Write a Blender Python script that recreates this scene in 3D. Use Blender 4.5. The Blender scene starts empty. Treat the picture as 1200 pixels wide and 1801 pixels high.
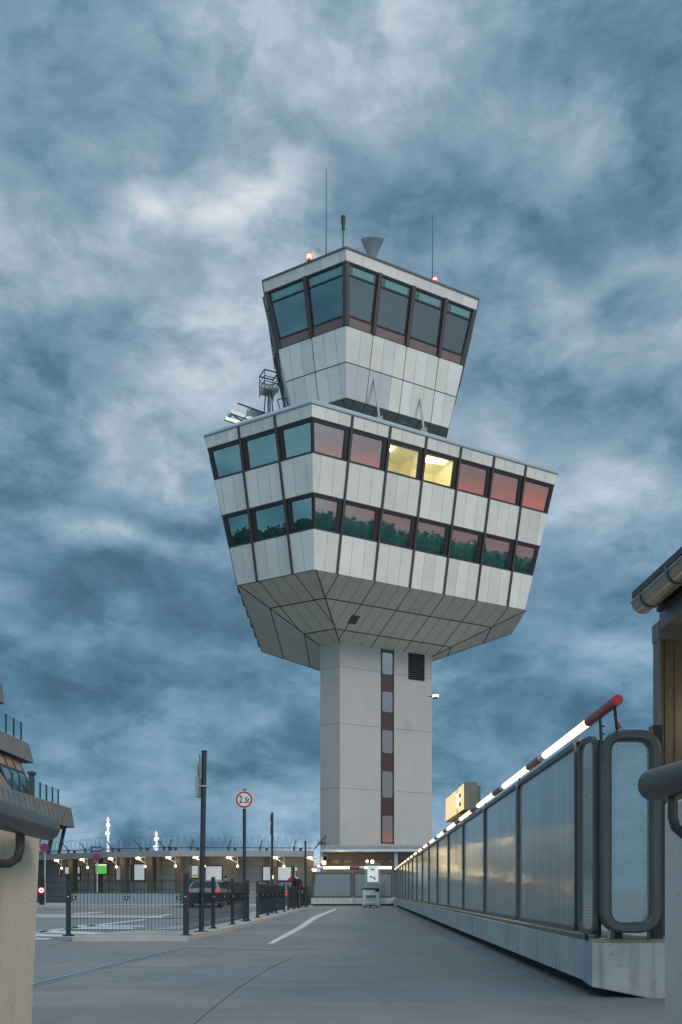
import bpy, bmesh, math, random
from mathutils import Vector, Matrix
random.seed(7)
R = math.radians
S = bpy.context.scene
COL = S.collection

# ------------------------------------------------------------------ camera
FOC, CX, HY, CH = 1650.0, 600.0, 1569.0, 0.85
cd = bpy.data.cameras.new('camera'); cam = bpy.data.objects.new('camera', cd); COL.objects.link(cam)
cam.location = (0, 0, CH); cam.rotation_euler = (R(90), 0, 0)
cd.sensor_fit = 'HORIZONTAL'; cd.sensor_width = 36; cd.lens = FOC/1200*36
cd.shift_y = (HY-900.5)/1200; cd.clip_start = 0.1; cd.clip_end = 6000
S.camera = cam
S.view_settings.view_transform = 'Standard'; S.view_settings.look = 'None'
S.view_settings.gamma = 1; S.view_settings.use_curve_mapping = False
S.view_settings.exposure = 0.0

def W(px, py, Y):      # point at distance Y seen in that direction
    return Vector(((px-CX)/FOC*Y, Y, CH+(HY-py)/FOC*Y))
def G(px, py, z=0.0):  # point of the ground
    Y = (CH-z)*FOC/(py-HY)
    return Vector(((px-CX)/FOC*Y, Y, z))

# ------------------------------------------------------------------ world: dusk sky with cloud deck
class NT:
    def __init__(s, nt): s.nt = nt; s.n = nt.nodes; s.l = nt.links
    def new(s, t, **k):
        n = s.n.new(t)
        for a, b in k.items(): setattr(n, a, b)
        return n
    def put(s, sock, v):
        if isinstance(v, bpy.types.NodeSocket): s.l.new(v, sock)
        elif v is not None:
            if isinstance(v, (tuple, list)) and len(v) == 3 and sock.type == 'RGBA': v = (*v, 1)
            sock.default_value = v
    def math(s, op, a, b=None, c=None, clamp=False):
        n = s.new('ShaderNodeMath', operation=op, use_clamp=clamp)
        for i, v in enumerate((a, b, c)):
            if v is not None: s.put(n.inputs[i], v)
        return n.outputs[0]
    def vmath(s, op, a, b=None, scale=None):
        n = s.new('ShaderNodeVectorMath', operation=op)
        s.put(n.inputs[0], a)
        if b is not None: s.put(n.inputs[1], b)
        if scale is not None: s.put(n.inputs[3], scale)
        return n.outputs[1] if op in ('DOT_PRODUCT', 'LENGTH', 'DISTANCE') else n.outputs[0]
    def noise(s, vec, scale, detail=4, rough=.55, dist=0.0, w=None):
        n = s.new('ShaderNodeTexNoise')
        if w is not None: n.noise_dimensions = '4D'; n.inputs['W'].default_value = w
        s.put(n.inputs['Vector'], vec); n.inputs['Scale'].default_value = scale
        n.inputs['Detail'].default_value = detail; n.inputs['Roughness'].default_value = rough
        n.inputs['Distortion'].default_value = dist
        return n.outputs[0]
    def ramp(s, fac, stops, mode='LINEAR'):
        n = s.new('ShaderNodeValToRGB'); n.color_ramp.interpolation = mode
        e = n.color_ramp.elements
        while len(e) > 1: e.remove(e[-1])
        e[0].position = stops[0][0]; e[0].color = (*stops[0][1], 1) if len(stops[0][1]) == 3 else stops[0][1]
        for p, c in stops[1:]:
            x = e.new(p); x.color = (*c, 1)
        s.put(n.inputs[0], fac); return n.outputs[0]
    def mix(s, fac, a, b, mode='MIX'):
        n = s.new('ShaderNodeMix', data_type='RGBA', blend_type=mode)
        s.put(n.inputs[0], fac); s.put(n.inputs[6], a); s.put(n.inputs[7], b)
        return n.outputs[2]
    def mrange(s, v, a, b, c=0.0, d=1.0, smooth=True):
        n = s.new('ShaderNodeMapRange'); n.interpolation_type = 'SMOOTHSTEP' if smooth else 'LINEAR'
        s.put(n.inputs[0], v)
        for i, x in enumerate((a, b, c, d)): n.inputs[1+i].default_value = x
        return n.outputs[0]

wd = bpy.data.worlds.new('World'); S.world = wd; wd.use_nodes = True
N = NT(wd.node_tree); N.n.clear()
SUN_EL, SUN_AZ = R(9), R(135)     # azimuth clockwise from +Y
tc = N.new('ShaderNodeTexCoord'); D = tc.outputs['Generated']
sep = N.new('ShaderNodeSeparateXYZ'); N.put(sep.inputs[0], D)
dx, dy, dz = sep.outputs
zc = N.math('ADD', N.math('MAXIMUM', dz, 0.0), 0.16)
comb = N.new('ShaderNodeCombineXYZ')
N.put(comb.inputs[0], N.math('DIVIDE', dx, zc)); N.put(comb.inputs[1], N.math('DIVIDE', dy, zc)); comb.inputs[2].default_value = 3.7
PL = comb.outputs[0]
warp = N.new('ShaderNodeTexNoise'); N.put(warp.inputs['Vector'], PL); warp.inputs['Scale'].default_value = 1.3; warp.inputs['Detail'].default_value = 3
PW = N.vmath('ADD', PL, N.vmath('SCALE', N.vmath('SUBTRACT', warp.outputs['Color'], (.5, .5, .5)), scale=.55))
n1 = N.noise(PW, 1.15, 5, .52)
n2 = N.noise(PW, 3.3, 6, .58)
n3 = N.noise(PL, 9.0, 5, .6, .4)
DS = N.vmath('MULTIPLY', D, (1.0, 1.0, 1.75))
w1 = N.new('ShaderNodeTexNoise'); N.put(w1.inputs['Vector'], DS); w1.inputs['Scale'].default_value = 4.5; w1.inputs['Detail'].default_value = 4
w2 = N.new('ShaderNodeTexNoise'); N.put(w2.inputs['Vector'], DS); w2.inputs['Scale'].default_value = 13; w2.inputs['Detail'].default_value = 4
DQ = N.vmath('ADD', DS, N.vmath('SCALE', N.vmath('SUBTRACT', w1.outputs['Color'], (.5, .5, .5)), scale=.09))
DQ = N.vmath('ADD', DQ, N.vmath('SCALE', N.vmath('SUBTRACT', w2.outputs['Color'], (.5, .5, .5)), scale=.028))
nA = N.noise(DQ, 5.0, 8, .56); nB = N.noise(DQ, 11.0, 8, .60); nC = N.noise(DQ, 34.0, 6, .62)
# billows: soft cauliflower edges
bil = N.math('SUBTRACT', 1.0, N.math('ABSOLUTE', N.math('MULTIPLY', N.math('SUBTRACT', nB, .5), 4.0)))
base = N.math('ADD', N.math('MULTIPLY', nA, .50), N.math('ADD', N.math('MULTIPLY', nB, .25), N.math('MULTIPLY', n1, .13)))
base = N.math('ADD', base, N.math('ADD', N.math('MULTIPLY', nC, .09), N.math('MULTIPLY', bil, .035)))
# large cloud masses and breaks, by compass direction
def blob(px, py, rx, ry, amp):
    v = Vector(((px-CX)/FOC, 1, (HY-py)/FOC)).normalized()
    # local frame
    rgt = Vector((1, 0, 0)); rgt = (rgt - v*rgt.dot(v)).normalized(); up = v.cross(rgt)*-1
    sc = 1/math.sqrt(1+((px-CX)/FOC)**2+((HY-py)/FOC)**2)
    a = N.math('MULTIPLY', N.vmath('DOT_PRODUCT', DW, tuple(rgt)), 1/(rx/FOC*sc))
    b = N.math('MULTIPLY', N.vmath('DOT_PRODUCT', DW, tuple(up)), 1/(ry/FOC*sc))
    f = N.vmath('DOT_PRODUCT', DW, tuple(v))
    r2 = N.math('ADD', N.math('MULTIPLY', a, a), N.math('MULTIPLY', b, b))
    g = N.math('MULTIPLY', N.math('EXPONENT', N.math('MULTIPLY', r2, -1.0)), amp)
    return N.math('MULTIPLY', g, N.mrange(f, .3, .7))
wn = N.new('ShaderNodeTexNoise'); N.put(wn.inputs['Vector'], D); wn.inputs['Scale'].default_value = 7; wn.inputs['Detail'].default_value = 4
DW = N.vmath('ADD', D, N.vmath('SCALE', N.vmath('SUBTRACT', wn.outputs['Color'], (.5, .5, .5)), scale=.16))
BLOBS = [(440,650,160,70,-.07),(560,60,200,60,-.07),(900,375,190,70,-.13),(120,260,160,90,-.05),(230,350,60,60,.16),(420,365,110,40,.15),(960,70,200,90,.06),(560,60,260,80,.05),
 (1130,400,90,40,.12),(80,420,120,60,.06),(160,1120,120,22,.06),(1010,960,90,30,.06),(60,930,120,30,.06),(380,600,150,110,.07),(60,1010,260,90,-.075),(320,1080,160,50,-.05),(1080,1040,200,90,-.075),
 (220,930,90,40,.12),(280,800,120,40,.08),(90,640,120,50,-.06),(1020,860,110,40,.08),(900,600,120,80,.05),(1150,680,60,40,-.08),
 (520,1330,120,40,-.07),(1000,1230,200,50,-.07),(180,1150,150,25,.07),(420,1190,140,60,-.05),(150,1430,200,35,.09),(600,1500,900,70,.03),
 (60,60,200,60,-.04),(1150,90,120,120,-.05),(640,250,200,90,-.02),(300,480,120,40,-.05),(330,870,200,40,-.08)]
tot = N.math('ADD', N.math('MULTIPLY', N.math('SUBTRACT', base, .5), 1.35), .462)
for b_ in BLOBS: tot = N.math('ADD', tot, blob(*b_))
tot = N.math('ADD', tot, N.mrange(dz, .18, .62, .0, .035))
cloud = N.ramp(tot, [(.20, (.040,.105,.165)), (.33, (.066,.145,.215)), (.42, (.105,.215,.315)), (.50, (.175,.305,.42)), (.57, (.26,.39,.51)), (.66, (.44,.56,.67)), (.76, (.68,.76,.84))])
cloud = N.mix(1.0, cloud, N.mix(N.mrange(dz, .15, .5), (.94,1,1.03), (1.09,1.01,.97)), 'MULTIPLY')
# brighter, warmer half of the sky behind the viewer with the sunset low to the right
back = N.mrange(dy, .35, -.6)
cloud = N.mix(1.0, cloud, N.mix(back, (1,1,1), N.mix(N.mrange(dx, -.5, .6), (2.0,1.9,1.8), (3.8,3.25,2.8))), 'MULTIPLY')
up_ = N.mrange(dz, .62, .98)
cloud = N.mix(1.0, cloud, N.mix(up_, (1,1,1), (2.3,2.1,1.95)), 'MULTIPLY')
az = N.math('DIVIDE', N.math('ADD', N.math('MULTIPLY', dx, .955), N.math('MULTIPLY', dy, -.297)), N.math('MAXIMUM', N.math('SQRT', N.math('ADD', N.math('MULTIPLY', dx, dx), N.math('MULTIPLY', dy, dy))), .001))
glowaz = N.mrange(az, .87, .99)
gn = N.math('ADD', dz, N.math('MULTIPLY', N.math('SUBTRACT', n2, .5), .035))
glow = N.ramp(gn, [(0.0, (.27,.20,.215)), (.02, (.33,.21,.22)), (.042, (.80,.28,.23)), (.057, (.48,.25,.25)), (.072, (.29,.245,.285)), (.095, (.28,.31,.36)), (.26, (.32,.39,.46))])
gfac = N.math('MULTIPLY', glowaz, N.mrange(dz, .45, .16))
cloud = N.mix(gfac, cloud, glow)
sky = N.new('ShaderNodeTexSky', sky_type='NISHITA'); sky.sun_disc = False
sky.sun_elevation = SUN_EL; sky.sun_rotation = SUN_AZ; sky.air_density = 1.2; sky.dust_density = 2
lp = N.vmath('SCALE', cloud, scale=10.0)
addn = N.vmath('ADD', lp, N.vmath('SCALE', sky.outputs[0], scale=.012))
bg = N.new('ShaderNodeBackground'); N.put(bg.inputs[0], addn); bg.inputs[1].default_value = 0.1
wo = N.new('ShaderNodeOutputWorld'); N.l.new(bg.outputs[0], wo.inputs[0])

sl = bpy.data.lights.new('sun', 'SUN'); so = bpy.data.objects.new('sun', sl); COL.objects.link(so)
sl.energy = 1.45; sl.angle = R(16); sl.color = (1, .87, .75)
sdir = Vector((math.sin(SUN_AZ)*math.cos(R(36)), math.cos(SUN_AZ)*math.cos(R(36)), math.sin(R(36))))
so.rotation_euler = sdir.to_track_quat('Z', 'Y').to_euler()

# ------------------------------------------------------------------ materials
MATS = {}
def mat(name, col, rough=.6, metal=0.0, var=0.0, vscale=3.0, bump=0.0, bscale=60.0, emit=None, es=0.0, spec=None, streak=0.0, coords='Object', specks=0.0):
    if name in MATS: return MATS[name]
    m = bpy.data.materials.new(name); m.use_nodes = True; MATS[name] = m
    n = NT(m.node_tree); b = n.n['Principled BSDF']
    b.inputs['Base Color'].default_value = (*col, 1); b.inputs['Roughness'].default_value = rough; b.inputs['Metallic'].default_value = metal
    if spec is not None: b.inputs['Specular IOR Level'].default_value = spec
    if emit: b.inputs['Emission Color'].default_value = (*emit, 1); b.inputs['Emission Strength'].default_value = es
    if var or bump or streak:
        t = n.new('ShaderNodeTexCoord'); o = t.outputs[coords]; c = None
        if var:
            f = n.noise(o, vscale, 6, .62)
            f2 = n.noise(o, vscale*.23, 4, .6)
            ff = n.math('ADD', n.math('MULTIPLY', f, .5), n.math('MULTIPLY', f2, .5))
            lo = tuple(x*(1-var) for x in col); hi = tuple(min(1, x*(1+var)) for x in col)
            c = n.ramp(ff, [(.36, lo), (.5, col), (.64, hi)])
        if streak:
            mp = n.new('ShaderNodeMapping'); n.put(mp.inputs[0], o); mp.inputs['Scale'].default_value = (5, 5, .35)
            sf = n.noise(mp.outputs[0], 1.6, 5, .6)
            k = n.mrange(sf, .48, .72, 0, streak)
            c = n.mix(k, c if c is not None else col, tuple(x*.35 for x in col))
        if specks:
            k2 = n.mrange(n.noise(o, 14, 5, .7, .6), .64, .68, 0, specks)
            c = n.mix(k2, c if c is not None else col, tuple(x*.35 for x in col))
            k3 = n.mrange(n.noise(o, 5, 6, .7, 1.2), .60, .70, 0, specks*.5)
            c = n.mix(k3, c, tuple(min(1, x*1.35) for x in col))
        if c is not None: n.put(b.inputs['Base Color'], c)
        if bump:
            bn = n.new('ShaderNodeBump'); bn.inputs['Strength'].default_value = bump; bn.inputs['Distance'].default_value = .02
            n.put(bn.inputs['Height'], n.noise(o, bscale, 4, .6)); n.put(b.inputs['Normal'], bn.outputs[0])
    return m
def glass(name, tint, refl=.5, rough=.02, base=None, glosscol=(1,1,1), bumpf=None):
    """window glass: partly mirror, partly see-through (or a dull base behind it)"""
    if name in MATS: return MATS[name]
    m = bpy.data.materials.new(name); m.use_nodes = True; MATS[name] = m
    n = NT(m.node_tree); n.n.clear()
    out = n.new('ShaderNodeOutputMaterial')
    if base: a = n.new('ShaderNodeBsdfDiffuse'); a.inputs[0].default_value = (*base, 1)
    else: a = n.new('ShaderNodeBsdfTransparent'); a.inputs[0].default_value = (*tint, 1)
    g = n.new('ShaderNodeBsdfGlossy'); g.inputs[0].default_value = (*glosscol, 1); g.inputs['Roughness'].default_value = rough
    mx = n.new('ShaderNodeMixShader'); mx.inputs[0].default_value = refl
    if bumpf: 
        nm = bumpf(n); n.put(g.inputs['Normal'], nm)
    n.l.new(a.outputs[0], mx.inputs[1]); n.l.new(g.outputs[0], mx.inputs[2]); n.l.new(mx.outputs[0], out.inputs[0])
    return m
def emis(name, col, s):
    if name in MATS: return MATS[name]
    return mat(name, (.03,.03,.03), .5, emit=col, es=s)

panelA = mat('panel_white_a', (.685,.67,.63), .45, var=.08, vscale=.8, streak=.09)
panelB = mat('panel_white_b', (.73,.715,.68), .45, var=.08, vscale=.8, streak=.09)
panelC = mat('panel_white_c', (.63,.62,.59), .45, var=.08, vscale=.8, streak=.09)
panelRefl = mat('panel_mauve_reflection', (.50,.485,.53), .4, var=.04, vscale=.8)  # purple reflection put into a panel colour
soffA = mat('soffit_a', (.60,.59,.50), .6, var=.06, vscale=.6)
soffB = mat('soffit_b', (.64,.63,.54), .6, var=.06, vscale=.6)
joint = mat('panel_joint', (.09,.09,.095), .8)
jointS = mat('panel_joint_soft', (.33,.335,.33), .8)
jointM = mat('soffit_joint_soft', (.17,.175,.16), .8)
mull = mat('mullion_brown', (.055,.045,.048), .45)
blackf = mat('black_frame', (.018,.017,.019), .4)
brown = mat('spandrel_brown', (.19,.125,.12), .45, var=.06, vscale=1)
maroon = mat('maroon_panel', (.05,.022,.025), .4)
shaftm = mat('shaft_concrete', (.40,.39,.39), .75, var=.06, vscale=1.2, streak=.10)
coping = mat('coping_metal', (.36,.43,.46), .4, metal=.4)
darkin = mat('dark_interior', (.03,.035,.037), .9)
curtm = mat('curtain_green', (.13,.38,.34), .9, var=.15, vscale=4)
roomw = mat('room_wall', (.85,.84,.66), .8)
paneT = glass('pane_tower', (.80,.95,.93), .56, .012)
paneL = glass('pane_left_teal_reflection', (.35,.60,.58), .52, .012, glosscol=(.42,.57,.55))  # left-face tower glass; darker teal reflection put into tint and gloss colour
paneLit = glass('pane_lit', (.95,.93,.85), .22, .01)
paneC = glass('pane_cab', (.20,.34,.36), .36, .012, glosscol=(.66,.82,.86))
teal = mat('blind_teal', (.16,.36,.39), .7, emit=(.2,.45,.48), es=.05)
steel = mat('galvanised_steel', (.42,.44,.46), .45, metal=.7, var=.1, vscale=5)
dsteel = mat('dark_steel', (.06,.068,.075), .45, metal=.3)
white = mat('white_paint', (.75,.76,.76), .5)
antm = mat('antenna_dark', (.05,.06,.07), .5)
redlamp = emis('red_lamp', (1,.03,.02), 1.3)
redcore = emis('red_lamp_core', (1,.45,.3), 2.6)
tubeE = emis('tube_light', (1,.77,.42), 2.6)
tubeEnd = mat('tube_clear_end', (.75,.75,.78), .25, metal=.5)
redp = mat('red_plastic', (.30,.05,.05), .38, var=.08, vscale=4)
redcap = mat('red_cap', (.62,.045,.05), .4)
warmE = emis('warm_lamp', (1,.74,.38), 5.0)
floodE = emis('flood_lamp', (1,.97,.93), 1.25)

# ------------------------------------------------------------------ mesh helpers
class MB:
    def __init__(s): s.v = []; s.f = []; s.m = []
    def add(s, vs, fs, m=0):
        o = len(s.v); s.v += [tuple(v) for v in vs]; s.f += [tuple(i+o for i in f) for f in fs]; s.m += [m]*len(fs)
        return s
    def hexa(s, c, m=0):  # 8 corners: bottom 4 (ccw), top 4
        return s.add(c, [(0,3,2,1),(4,5,6,7),(0,1,5,4),(1,2,6,5),(2,3,7,6),(3,0,4,7)], m)
    def box(s, x0, x1, y0, y1, z0, z1, m=0):
        return s.hexa([(x0,y0,z0),(x1,y0,z0),(x1,y1,z0),(x0,y1,z0),(x0,y0,z1),(x1,y0,z1),(x1,y1,z1),(x0,y1,z1)], m)
    def obox(s, o, ax, ay, az, m=0):  # corner + three edge vectors
        o, ax, ay, az = map(Vector, (o, ax, ay, az))
        return s.hexa([o, o+ax, o+ax+ay, o+ay, o+az, o+ax+az, o+ax+ay+az, o+ay+az], m)
    def tube(s, pts, r, n=8, m=0, cap=True):
        pts = [Vector(p) for p in pts]; rs = r if isinstance(r, (list, tuple)) else [r]*len(pts)
        k = len(pts); rings = []; prev = None
        for i, p in enumerate(pts):
            t = (pts[min(i+1, k-1)]-pts[max(i-1, 0)]).normalized()
            if prev is None:
                a = Vector((0, 0, 1)) if abs(t.z) < .9 else Vector((1, 0, 0)); u = t.cross(a).normalized()
            else: u = (prev-t*prev.dot(t)).normalized()
            prev = u; w = t.cross(u)
            rings.append([p+(u*math.cos(2*math.pi*j/n)+w*math.sin(2*math.pi*j/n))*rs[i] for j in range(n)])
        vs = [q for rg in rings for q in rg]; fs = []
        for i in range(k-1):
            for j in range(n): fs.append((i*n+j, i*n+(j+1) % n, (i+1)*n+(j+1) % n, (i+1)*n+j))
        if cap: fs.append(tuple(range(n))[::-1]); fs.append(tuple((k-1)*n+j for j in range(n)))
        return s.add(vs, fs, m)
    def bar(s, a, b, w, h=None, m=0):
        a, b = Vector(a), Vector(b); h = h or w; t = (b-a).normalized()
        q = Vector((0, 0, 1)) if abs(t.z) < .95 else Vector((0, 1, 0))
        u = t.cross(q).normalized()*w/2; v = u.cross(t).normalized()*h/2
        return s.hexa([a-u-v, a+u-v, b+u-v, b-u-v, a-u+v, a+u+v, b+u+v, b-u+v], m)
    def lathe(s, prof, c=(0,0,0), n=16, m=0, axis='Z'):
        c = Vector(c); vs = []
        for r, z in prof:
            for j in range(n):
                a = 2*math.pi*j/n; x, y = r*math.cos(a), r*math.sin(a)
                vs.append(c+(Vector((x,y,z)) if axis == 'Z' else Vector((z,x,y)) if axis == 'X' else Vector((x,z,y))))
        fs = [(i*n+j, i*n+(j+1) % n, (i+1)*n+(j+1) % n, (i+1)*n+j) for i in range(len(prof)-1) for j in range(n)]
        fs.append(tuple(range(n))[::-1]); fs.append(tuple((len(prof)-1)*n+j for j in range(n)))
        return s.add(vs, fs, m)
    def prism(s, pts, z0, z1, m=0):
        n = len(pts); vs = [(p[0], p[1], z0) for p in pts]+[(p[0], p[1], z1) for p in pts]
        fs = [tuple(range(n))[::-1], tuple(range(n, 2*n))]+[(i, (i+1) % n, n+(i+1) % n, n+i) for i in range(n)]
        return s.add(vs, fs, m)
    def extr(s, poly, a, b, m=0):  # poly: list of 3D points, extruded by vector b from a
        a, b = Vector(a), Vector(b); n = len(poly)
        vs = [Vector(p)+a for p in poly]+[Vector(p)+a+b for p in poly]
        fs = [tuple(range(n))[::-1], tuple(range(n, 2*n))]+[(i, (i+1) % n, n+(i+1) % n, n+i) for i in range(n)]
        return s.add(vs, fs, m)
    def build(s, name, mats, parent=None, smooth=False, bevel=0):
        me = bpy.data.meshes.new(name)
        org = Vector((0,0,0))
        me.from_pydata(s.v, [], s.f)
        if not isinstance(mats, (list, tuple)): mats = [mats]
        for m in mats: me.materials.append(m)
        for p, mi in zip(me.polygons, s.m): p.material_index = mi
        bm = bmesh.new(); bm.from_mesh(me); bmesh.ops.recalc_face_normals(bm, faces=bm.faces); bm.to_mesh(me); bm.free()
        if smooth:
            me.shade_smooth(); me.set_sharp_from_angle(angle=R(38))
        o = bpy.data.objects.new(name, me); COL.objects.link(o)
        if parent: o.parent = parent
        if bevel:
            b = o.modifiers.new('bevel', 'BEVEL'); b.width = bevel; b.segments = 2; b.limit_method = 'ANGLE'
        return o
def tag(o, label, cat, group=None, kind=None):
    if label: o['label'] = label
    if cat: o['category'] = cat
    if group: o['group'] = group
    if kind: o['kind'] = kind
    return o
def thing(name, label, cat, loc=(0,0,0), rz=0, group=None):
    o = bpy.data.objects.new(name, None); COL.objects.link(o); o.location = loc; o.rotation_euler = (0,0,rz)
    o.empty_display_size = .3
    return tag(o, label, cat, group)
def struct(o): o['kind'] = 'structure'; return o
def kids(o): return [c for c in bpy.data.objects if c.parent == o]
def dup(root, loc=None, rz=None, label=None):
    def cp(o, par):
        c = o.copy(); COL.objects.link(c); c.parent = par
        for k in kids(o): cp(k, c)
        return c
    r = cp(root, None)
    if loc is not None: r.location = loc
    if rz is not None: r.rotation_euler = (0,0,rz)
    if label: r['label'] = label
    return r
def text_part(name, txt, size, m, parent, M, depth=.004, kind=None):
    cu = bpy.data.curves.new('t', 'FONT'); cu.body = txt; cu.size = size; cu.align_x = 'CENTER'; cu.align_y = 'CENTER'; cu.extrude = depth
    t = bpy.data.objects.new('t', cu); COL.objects.link(t)
    me = bpy.data.meshes.new_from_object(t.evaluated_get(bpy.context.evaluated_depsgraph_get()))
    bpy.data.objects.remove(t)
    me.transform(M); me.materials.clear(); me.materials.append(m)
    o = bpy.data.objects.new(name, me); COL.objects.link(o); o.parent = parent
    return o
def point_light(name, loc, e, col, r=.1, parent=None):
    l = bpy.data.lights.new(name, 'POINT'); l.energy = e; l.color = col; l.shadow_soft_size = r
    o = bpy.data.objects.new(name, l); COL.objects.link(o); o.location = loc
    if parent: o.parent = parent
    return o

# ------------------------------------------------------------------ ground
def asphalt(name, col, seam=True):
    m = bpy.data.materials.new(name); m.use_nodes = True
    n = NT(m.node_tree); b = n.n['Principled BSDF']
    o = n.new('ShaderNodeNewGeometry').outputs['Position']
    big = n.noise(o, .35, 5, .6); mid = n.noise(o, 2.2, 6, .65); fine = n.noise(o, 70, 3, .7)
    mp = n.new('ShaderNodeMapping'); n.put(mp.inputs[0], o); mp.inputs['Scale'].default_value = (.25, 2.6, 1)
    st = n.noise(mp.outputs[0], 1.1, 5, .6)
    f = n.math('ADD', n.math('ADD', n.math('MULTIPLY', big, .34), n.math('MULTIPLY', mid, .22)), n.math('ADD', n.math('MULTIPLY', fine, .22), n.math('MULTIPLY', st, .22)))
    c = n.ramp(f, [(.34, tuple(x*.62 for x in col)), (.5, col), (.64, tuple(x*1.32 for x in col))])
    sp = n.mrange(n.noise(o, 5.5, 5, .7), .63, .72, 0, .5)
    mt = n.new('ShaderNodeMapping'); n.put(mt.inputs[0], o); mt.inputs['Scale'].default_value = (3.2, .10, 1)
    ty = n.mrange(n.noise(mt.outputs[0], 1.0, 4, .6, .3), .56, .68, 0, .28)
    c = n.mix(ty, c, tuple(x*.55 for x in col))
    wet = n.mrange(n.noise(o, .9, 6, .65, .8), .56, .66, 0, .30)
    c = n.mix(wet, c, tuple(x*.62 for x in col))
    vo = n.new('ShaderNodeTexVoronoi'); n.put(vo.inputs['Vector'], o); vo.inputs['Scale'].default_value = 55
    c = n.mix(n.mrange(vo.outputs['Distance'], .0, .28, .30, 0), c, tuple(min(1, x*1.7) for x in col))
    c = n.mix(sp, c, tuple(x*.5 for x in col))
    n.put(b.inputs['Base Color'], c); n.put(b.inputs['Roughness'], n.mrange(big, .3, .7, .5, .72))
    bn = n.new('ShaderNodeBump'); bn.inputs['Strength'].default_value = .35; bn.inputs['Distance'].default_value = .01
    n.put(bn.inputs['Height'], n.math('ADD', fine, mid)); n.put(b.inputs['Normal'], bn.outputs[0])
    return m
asph = asphalt('asphalt_deck', (.178,.178,.186))
asphR = asphalt('asphalt_road', (.18,.19,.20))
pave = mat('paving_concrete', (.34,.34,.35), .8, var=.14, vscale=1.5, bump=.2, bscale=40, coords='Object')
kerbm = mat('kerb_stone', (.36,.345,.32), .8, var=.15, vscale=3, bump=.15)
linew = mat('road_paint', (.50,.51,.52), .7, var=.14, vscale=5)
yel = mat('yellow_paint', (.42,.34,.10), .7, var=.2, vscale=8)
struct(MB().add([(-900,-700,0),(900,-700,0),(900,1500,0),(-900,1500,0)], [(0,1,2,3)]).build('ground', asph))
def flat(name, pts, z0, z1, m): return MB().prism(pts, z0, z1).build(name, m)
KH = .085
def gp(l, z=0.0): return [(G(x, y, z).x, G(x, y, z).y) for x, y in l]
# road strip left of the island
struct(flat('road', [(-60,17.5),(-4.4,17.5),(-3.1,20),(-2.6,48),(-60,52)], -.05, .004, asphR))
# kerb line of the island along the deck: outer edge
KE = [(-12,16.0),(-4.6,16.05),(-2.66,16.25),(-2.46,19),(-2.30,23),(-2.16,28),(-2.02,34),(-1.86,41),(-1.70,48),(-1.62,54)]
KI = [(-12,16.15),(-4.6,16.2),(-2.83,16.42),(-2.62,19),(-2.46,23),(-2.32,28),(-2.18,34),(-2.02,41),(-1.86,48),(-1.80,54)]
isl_top = KI[1:]+[(-3.1,54),(-3.3,40),(-3.5,28),(-3.75,20.5),(-4.6,17.2)]
struct(flat('traffic_island', isl_top, -.05, KH-.005, pave))
mb = MB()
for i in range(1, len(KE)-1):
    a, b, c, d = KE[i], KE[i+1], KI[i+1], KI[i]
    mb.prism([a, b, c, d], -.04, KH)
o = mb.build('kerb', kerbm); struct(o)
# far pavement in front of the low building
struct(flat('pavement', [(-40,52.5),(-7.0,51.5),(-3.3,51.0),(-3.3,58),(-21,66),(-40,72)], -.05, .10, pave))
struct(flat('gutter_strip', gp([(40,1608),(285,1611),(285,1616),(40,1613.5)], .004), .0, .012, mat('gutter_stone', (.36,.35,.31), .8, var=.12)))
def marking(name, pts, label=None, m=linew, z=.0):
    return struct(flat(name, gp(pts), z, z+.008, m))
marking('lane_marking', [(471,1660.5),(482,1659.3),(533,1633),(560,1614),(592,1600.3),(589,1598.9),(551,1612.7),(523,1631.7)])
Zr = .006
for pts in ([(40,1642),(84,1644.5),(150,1647.5),(150,1650),(60,1647.5),(40,1646)], [(70,1637.5),(140,1640),(192,1642),(192,1645.5),(100,1642.5),(62,1640)],
            [(118,1631.5),(232,1632.5),(236,1635),(112,1635)], [(140,1628),(252,1629.2),(258,1631),(134,1630.4)], [(40,1650),(92,1652),(84,1654),(40,1653)],
            [(60,1640),(255,1617.5),(257,1618.7),(64,1642)], [(130,1607),(180,1604.8),(182,1606),(132,1608.4)], [(262,1614),(300,1608),(302,1609.2),(264,1615.4)]):
    marking('road_marking', pts, z=Zr)
# thin expansion joint strip and a sealed crack in the deck
struct(flat('expansion_joint', gp([(40,1740),(58,1731),(318,1667),(322,1669.5),(60,1737),(40,1747)]), .0, .010, mat('joint_metal', (.27,.31,.33), .35, metal=.4, var=.2, vscale=6)))
struct(flat('expansion_joint_gap', gp([(40,1743.2),(60,1733.8),(320,1668.2),(321,1668.9),(60,1735.0),(40,1745.0)]), .0, .0125, mat('joint_gap', (.06,.065,.07), .9)))
cr = [(516,1684),(470,1706),(420,1738),(372,1776),(330,1812)]
def crack(pts, w, name):
    m_ = MB()
    for (x0,y0),(x1,y1) in zip(pts, pts[1:]):
        a, b = G(x0,y0), G(x1,y1); t = (b-a).normalized(); u = Vector((-t.y,t.x,0))*w
        m_.prism([tuple((a-u)[:2]), tuple((b-u)[:2]), tuple((b+u)[:2]), tuple((a+u)[:2])], .0, .006)
    return struct(m_.build(name, mat('crack_seal', (.105,.11,.12), .8)))
crack(cr, .0025, 'deck_crack')
crack([(320,1668),(470,1672),(560,1670)], .006, 'deck_crack')
# two drains
for (x, y) in ((95,1600.5),(190,1594)):
    g = G(x, y); tag(MB().box(g.x-.45, g.x+.45, g.y-.2, g.y+.2, 0, .112 if y < 1598 else .018).build('drain_grate', blackf), 'dark drain slot in the pavement '+('below the parking sign nearest the left wall' if x < 100 else 'in front of the green screen'), 'drain', 'drain slots in the far pavement')
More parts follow.
